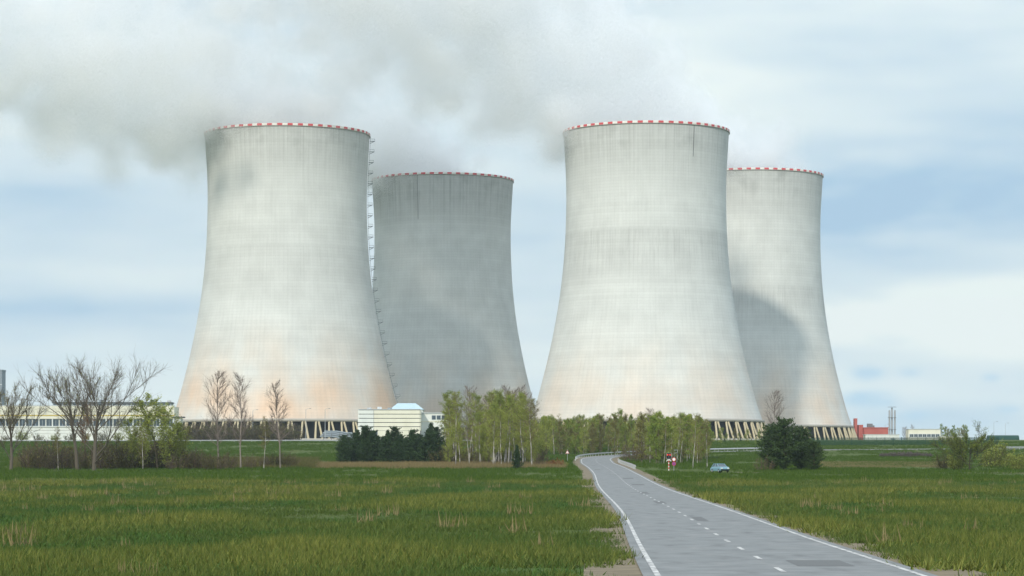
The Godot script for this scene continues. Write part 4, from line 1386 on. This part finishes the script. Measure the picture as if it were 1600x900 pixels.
func car(at: Vector3) -> void:
	var t := thing("parked_car", "light blue small car on the gravel track right of the copse", "car", at + Vector3(0, 0.04, 0), 0.35)
	# side outline of the body, lofted across in slices that narrow towards the roof
	var low := [[-2.0, 0.42, 0.62], [-1.96, 0.36, 0.80], [-1.6, 0.30, 0.92], [-0.7, 0.28, 0.98], [0.6, 0.28, 0.98], [1.3, 0.28, 0.96], [1.8, 0.32, 0.9], [1.98, 0.42, 0.66]]
	var mb := MB.new()
	for k in low.size() - 1:
		var a: Array = low[k]
		var b: Array = low[k + 1]
		var wa := 0.84 if k > 0 else 0.72
		var wb := 0.84 if k < low.size() - 2 else 0.72
		var ra := [Vector3(-wa, a[1], a[0]), Vector3(-wa, lerpf(a[1], a[2], 0.6), a[0]), Vector3(-wa + 0.08, a[2], a[0]), Vector3(wa - 0.08, a[2], a[0]), Vector3(wa, lerpf(a[1], a[2], 0.6), a[0]), Vector3(wa, a[1], a[0])]
		var rb := [Vector3(-wb, b[1], b[0]), Vector3(-wb, lerpf(b[1], b[2], 0.6), b[0]), Vector3(-wb + 0.08, b[2], b[0]), Vector3(wb - 0.08, b[2], b[0]), Vector3(wb, lerpf(b[1], b[2], 0.6), b[0]), Vector3(wb, b[1], b[0])]
		for j in 6:
			var mid: Vector3 = (ra[j] + ra[(j + 1) % 6]) / 2 - Vector3(0, 0.6, a[0])
			mb.quad(ra[j], rb[j], rb[(j + 1) % 6], ra[(j + 1) % 6], Vector3(mid.x, mid.y, 0))
		if k == 0: mb.quad(ra[0], ra[1], ra[4], ra[5], Vector3(0, 0, -1)); mb.quad(ra[1], ra[2], ra[3], ra[4], Vector3(0, 0, -1))
		if k == low.size() - 2: mb.quad(rb[0], rb[1], rb[4], rb[5], Vector3(0, 0, 1)); mb.quad(rb[1], rb[2], rb[3], rb[4], Vector3(0, 0, 1))
	put("body", mb.mesh(M.car_paint), t)
	var roof := [[-1.55, 0.98, 0.74], [-1.1, 1.44, 0.60], [0.25, 1.48, 0.60], [0.95, 0.98, 0.74]]
	mb = MB.new()
	var gl := MB.new()
	mb.box(Vector3(0, 1.46, -0.43), Vector3(1.24, 0.07, 1.5))
	for s in [-1, 1]:
		gl.quad(Vector3(s * 0.75, 0.97, -1.5), Vector3(s * 0.62, 1.43, -1.08), Vector3(s * 0.62, 1.43, 0.25), Vector3(s * 0.75, 0.97, 0.92), Vector3(s, 0.2, 0))
		mb.tube([Vector3(s * 0.75, 0.95, 0.97), Vector3(s * 0.62, 1.45, 0.28)], [0.045, 0.045], 6)
		mb.tube([Vector3(s * 0.75, 0.95, -1.56), Vector3(s * 0.62, 1.45, -1.1)], [0.06, 0.06], 6)
		mb.tube([Vector3(s * 0.76, 0.95, -0.25), Vector3(s * 0.635, 1.44, -0.35)], [0.04, 0.04], 6)
	gl.quad(Vector3(-0.74, 0.97, 0.95), Vector3(-0.61, 1.44, 0.27), Vector3(0.61, 1.44, 0.27), Vector3(0.74, 0.97, 0.95), Vector3(0, 0.5, 1))
	gl.quad(Vector3(-0.74, 0.97, -1.54), Vector3(-0.61, 1.44, -1.09), Vector3(0.61, 1.44, -1.09), Vector3(0.74, 0.97, -1.54), Vector3(0, 0.5, -1))
	put("roof", mb.mesh(M.car_paint), t)
	put("windows", gl.mesh(M.glass), t)
	for x in [-0.76, 0.76]:
		for z in [-1.25, 1.25]:
			var wh := MB.new()
			wh.tube([Vector3(-0.1, 0, 0), Vector3(0.1, 0, 0)], [0.31, 0.31], 18, true)
			var o := put("wheel", wh.mesh(M.rubber), t, Vector3(x, 0.31, z))
			var rim := MB.new()
			rim.tube([Vector3(-0.112, 0, 0), Vector3(0.112, 0, 0)], [0.19, 0.19], 12, true)
			put("rim", rim.mesh(M.galv), o)
		block("headlight", t, Vector3(x * 0.75, 0.62, 1.93), Vector3(0.3, 0.16, 0.1), M.sign_white)
		block("tail_light", t, Vector3(x * 0.85, 0.62, -1.99), Vector3(0.2, 0.2, 0.06), M.sign_red)
	block("bumper", t, Vector3(0, 0.38, 1.99), Vector3(1.5, 0.18, 0.12), M.black)

# ------------------------------------------------------------------ grass
func grass() -> void:
	var rng := RandomNumberGenerator.new()
	rng.seed = 88
	var tuft := MB.new()
	for k in 16:
		var a := rng.randf() * TAU
		var at := Vector3(rng.randfn() * 0.10, 0, rng.randfn() * 0.10)
		var side := Vector3(cos(a), 0, sin(a)) * 0.012
		var tip := at + Vector3(rng.randfn() * 0.07, rng.randf_range(0.10, 0.30), rng.randfn() * 0.07)
		tuft.col = Color(0.045, 0.08, 0.014).lerp(Color(0.125, 0.155, 0.035), rng.randf())
		tuft.tri(at - side, tip, at + side)
	var m := mat(Color(1, 1, 1), 0.9, true)
	m.backlight_enabled = true
	m.backlight = Color(0.5, 0.5, 0.5)
	var mm := MultiMesh.new()
	mm.transform_format = MultiMesh.TRANSFORM_3D
	mm.mesh = tuft.mesh(m)
	var clumps := noise(61, 0.05, 3)
	var tone := noise(62, 0.03, 4)
	var spots := []
	var dry := []
	while spots.size() < 62000:
		var d := 48.0 + 270.0 * pow(rng.randf(), 1.9)
		var x := rng.randf_range(-0.27, 0.27) * d
		if off_road(x, d) < 3.9 + 2.2 * rng.randf() * rng.randf(): continue
		if clumps.get_noise_2d(x, d) + rng.randf() * 0.5 < 0.0: continue
		var sc := rng.randf_range(0.6, 1.3) * (1.0 + d / 500.0)
		var patch := tone.get_noise_2d(x * 1.5, d * 0.6)
		sc *= 1.0 + 1.1 * patch
		spots.append(Transform3D(Basis(Vector3.UP, rng.randf() * TAU) * Basis.from_scale(Vector3(sc * 1.6, sc, sc * 1.6)), Vector3(x, ground(x, d) - 0.01, -d)))
		dry.append(Color(0.75, 0.85, 0.9).lerp(Color(1.6, 1.3, 1.4), clampf(0.42 + patch * 1.5 + rng.randfn() * 0.15, 0, 1)))
	mm.use_colors = true
	mm.instance_count = spots.size()
	for k in spots.size():
		mm.set_instance_transform(k, spots[k])
		mm.set_instance_color(k, dry[k])
	var o := MultiMeshInstance3D.new()
	o.name = "meadow_grass"
	o.multimesh = mm
	add_child(o)
	tag(o, "short green meadow grass in the foreground beside the road", "grass", "", "stuff")
	# coarser growth up the field and the bank, and dry stalks about the feet of the trees
	rough_growth(tuft_mesh(71, 0.5, Color(0.028, 0.062, 0.006), Color(0.075, 0.125, 0.016)), "rough_grass", "rough green grass over the far field and the bank", 60000, -160, 1760, 300, 905, 72)
	rough_growth(tuft_mesh(79, 0.75, Color(0.16, 0.13, 0.06), Color(0.26, 0.22, 0.11)), "dry_stalks", "scattered dry stalks standing in the foreground meadow", 120, -80, 1680, 55, 300, 80)
	rough_growth(tuft_mesh(81, 0.28, Color(0.03, 0.07, 0.015), Color(0.07, 0.13, 0.03)), "weeds", "low dark green weeds in the foreground meadow", 9000, -80, 1680, 50, 300, 82)
	rough_growth(tuft_mesh(73, 0.9, Color(0.14, 0.11, 0.05), Color(0.24, 0.19, 0.09)), "dry_grass", "dry brown grass along the foot of the pines and birches", 5000, 500, 880, 455, 500, 74)
	rough_growth(tuft_mesh(75, 0.8, Color(0.06, 0.06, 0.02), Color(0.13, 0.12, 0.04)), "dead_grass", "dull brown grass among the scrub on the left", 5000, 20, 500, 455, 600, 76)
	rough_growth(tuft_mesh(77, 0.35, Color(0.13, 0.12, 0.05), Color(0.19, 0.17, 0.08)), "stubble", "brownish bare strip of field on the right", 7000, 1280, 1480, 470, 545, 78)

func off_road(x: float, d: float) -> float:
	var p := road.get_closest_point(Vector3(x, ground(x, d), -d))
	return Vector2(p.x - x, p.z + d).length()

func tuft_mesh(sd: int, h: float, lo: Color, hi: Color) -> ArrayMesh:
	var rng := RandomNumberGenerator.new()
	rng.seed = sd
	var mb := MB.new()
	for k in 22:
		var a := rng.randf() * TAU
		var at := Vector3(rng.randfn() * 0.35, 0, rng.randfn() * 0.35)
		var side := Vector3(cos(a), 0, sin(a)) * 0.035
		mb.col = lo.lerp(hi, rng.randf())
		mb.tri(at - side, at + Vector3(rng.randfn() * 0.15, h * rng.randf_range(0.4, 1.1), rng.randfn() * 0.15), at + side)
	var m := mat(Color(1, 1, 1), 0.9, true)
	m.backlight_enabled = true
	m.backlight = Color(0.5, 0.5, 0.5)
	return mb.mesh(m)

func rough_growth(me: ArrayMesh, called: String, label: String, n: int, p0: float, p1: float, d0: float, d1: float, sd: int) -> void:
	var rng := RandomNumberGenerator.new()
	rng.seed = sd
	var clumps := noise(sd, 0.03, 3)
	var spots := []
	while spots.size() < n:
		var d := sqrt(lerpf(d0 * d0, d1 * d1, rng.randf()))
		var x := (rng.randf_range(p0, p1) - 800.0) * d / F
		if clumps.get_noise_2d(x, d * 0.5) + rng.randf_range(-0.3, 0.5) < 0.0: continue
		if d < 800 and off_road(x, d) < 5.5: continue
		var sc := rng.randf_range(0.6, 1.3)
		spots.append(Transform3D(Basis(Vector3.UP, rng.randf() * TAU) * Basis.from_scale(Vector3.ONE * sc), Vector3(x, ground(x, d) - 0.02, -d)))
	var mm := MultiMesh.new()
	mm.transform_format = MultiMesh.TRANSFORM_3D
	mm.mesh = me
	mm.instance_count = n
	for k in n: mm.set_instance_transform(k, spots[k])
	var o := MultiMeshInstance3D.new()
	o.name = called
	o.multimesh = mm
	add_child(o)
	tag(o, label, "grass", "", "stuff")
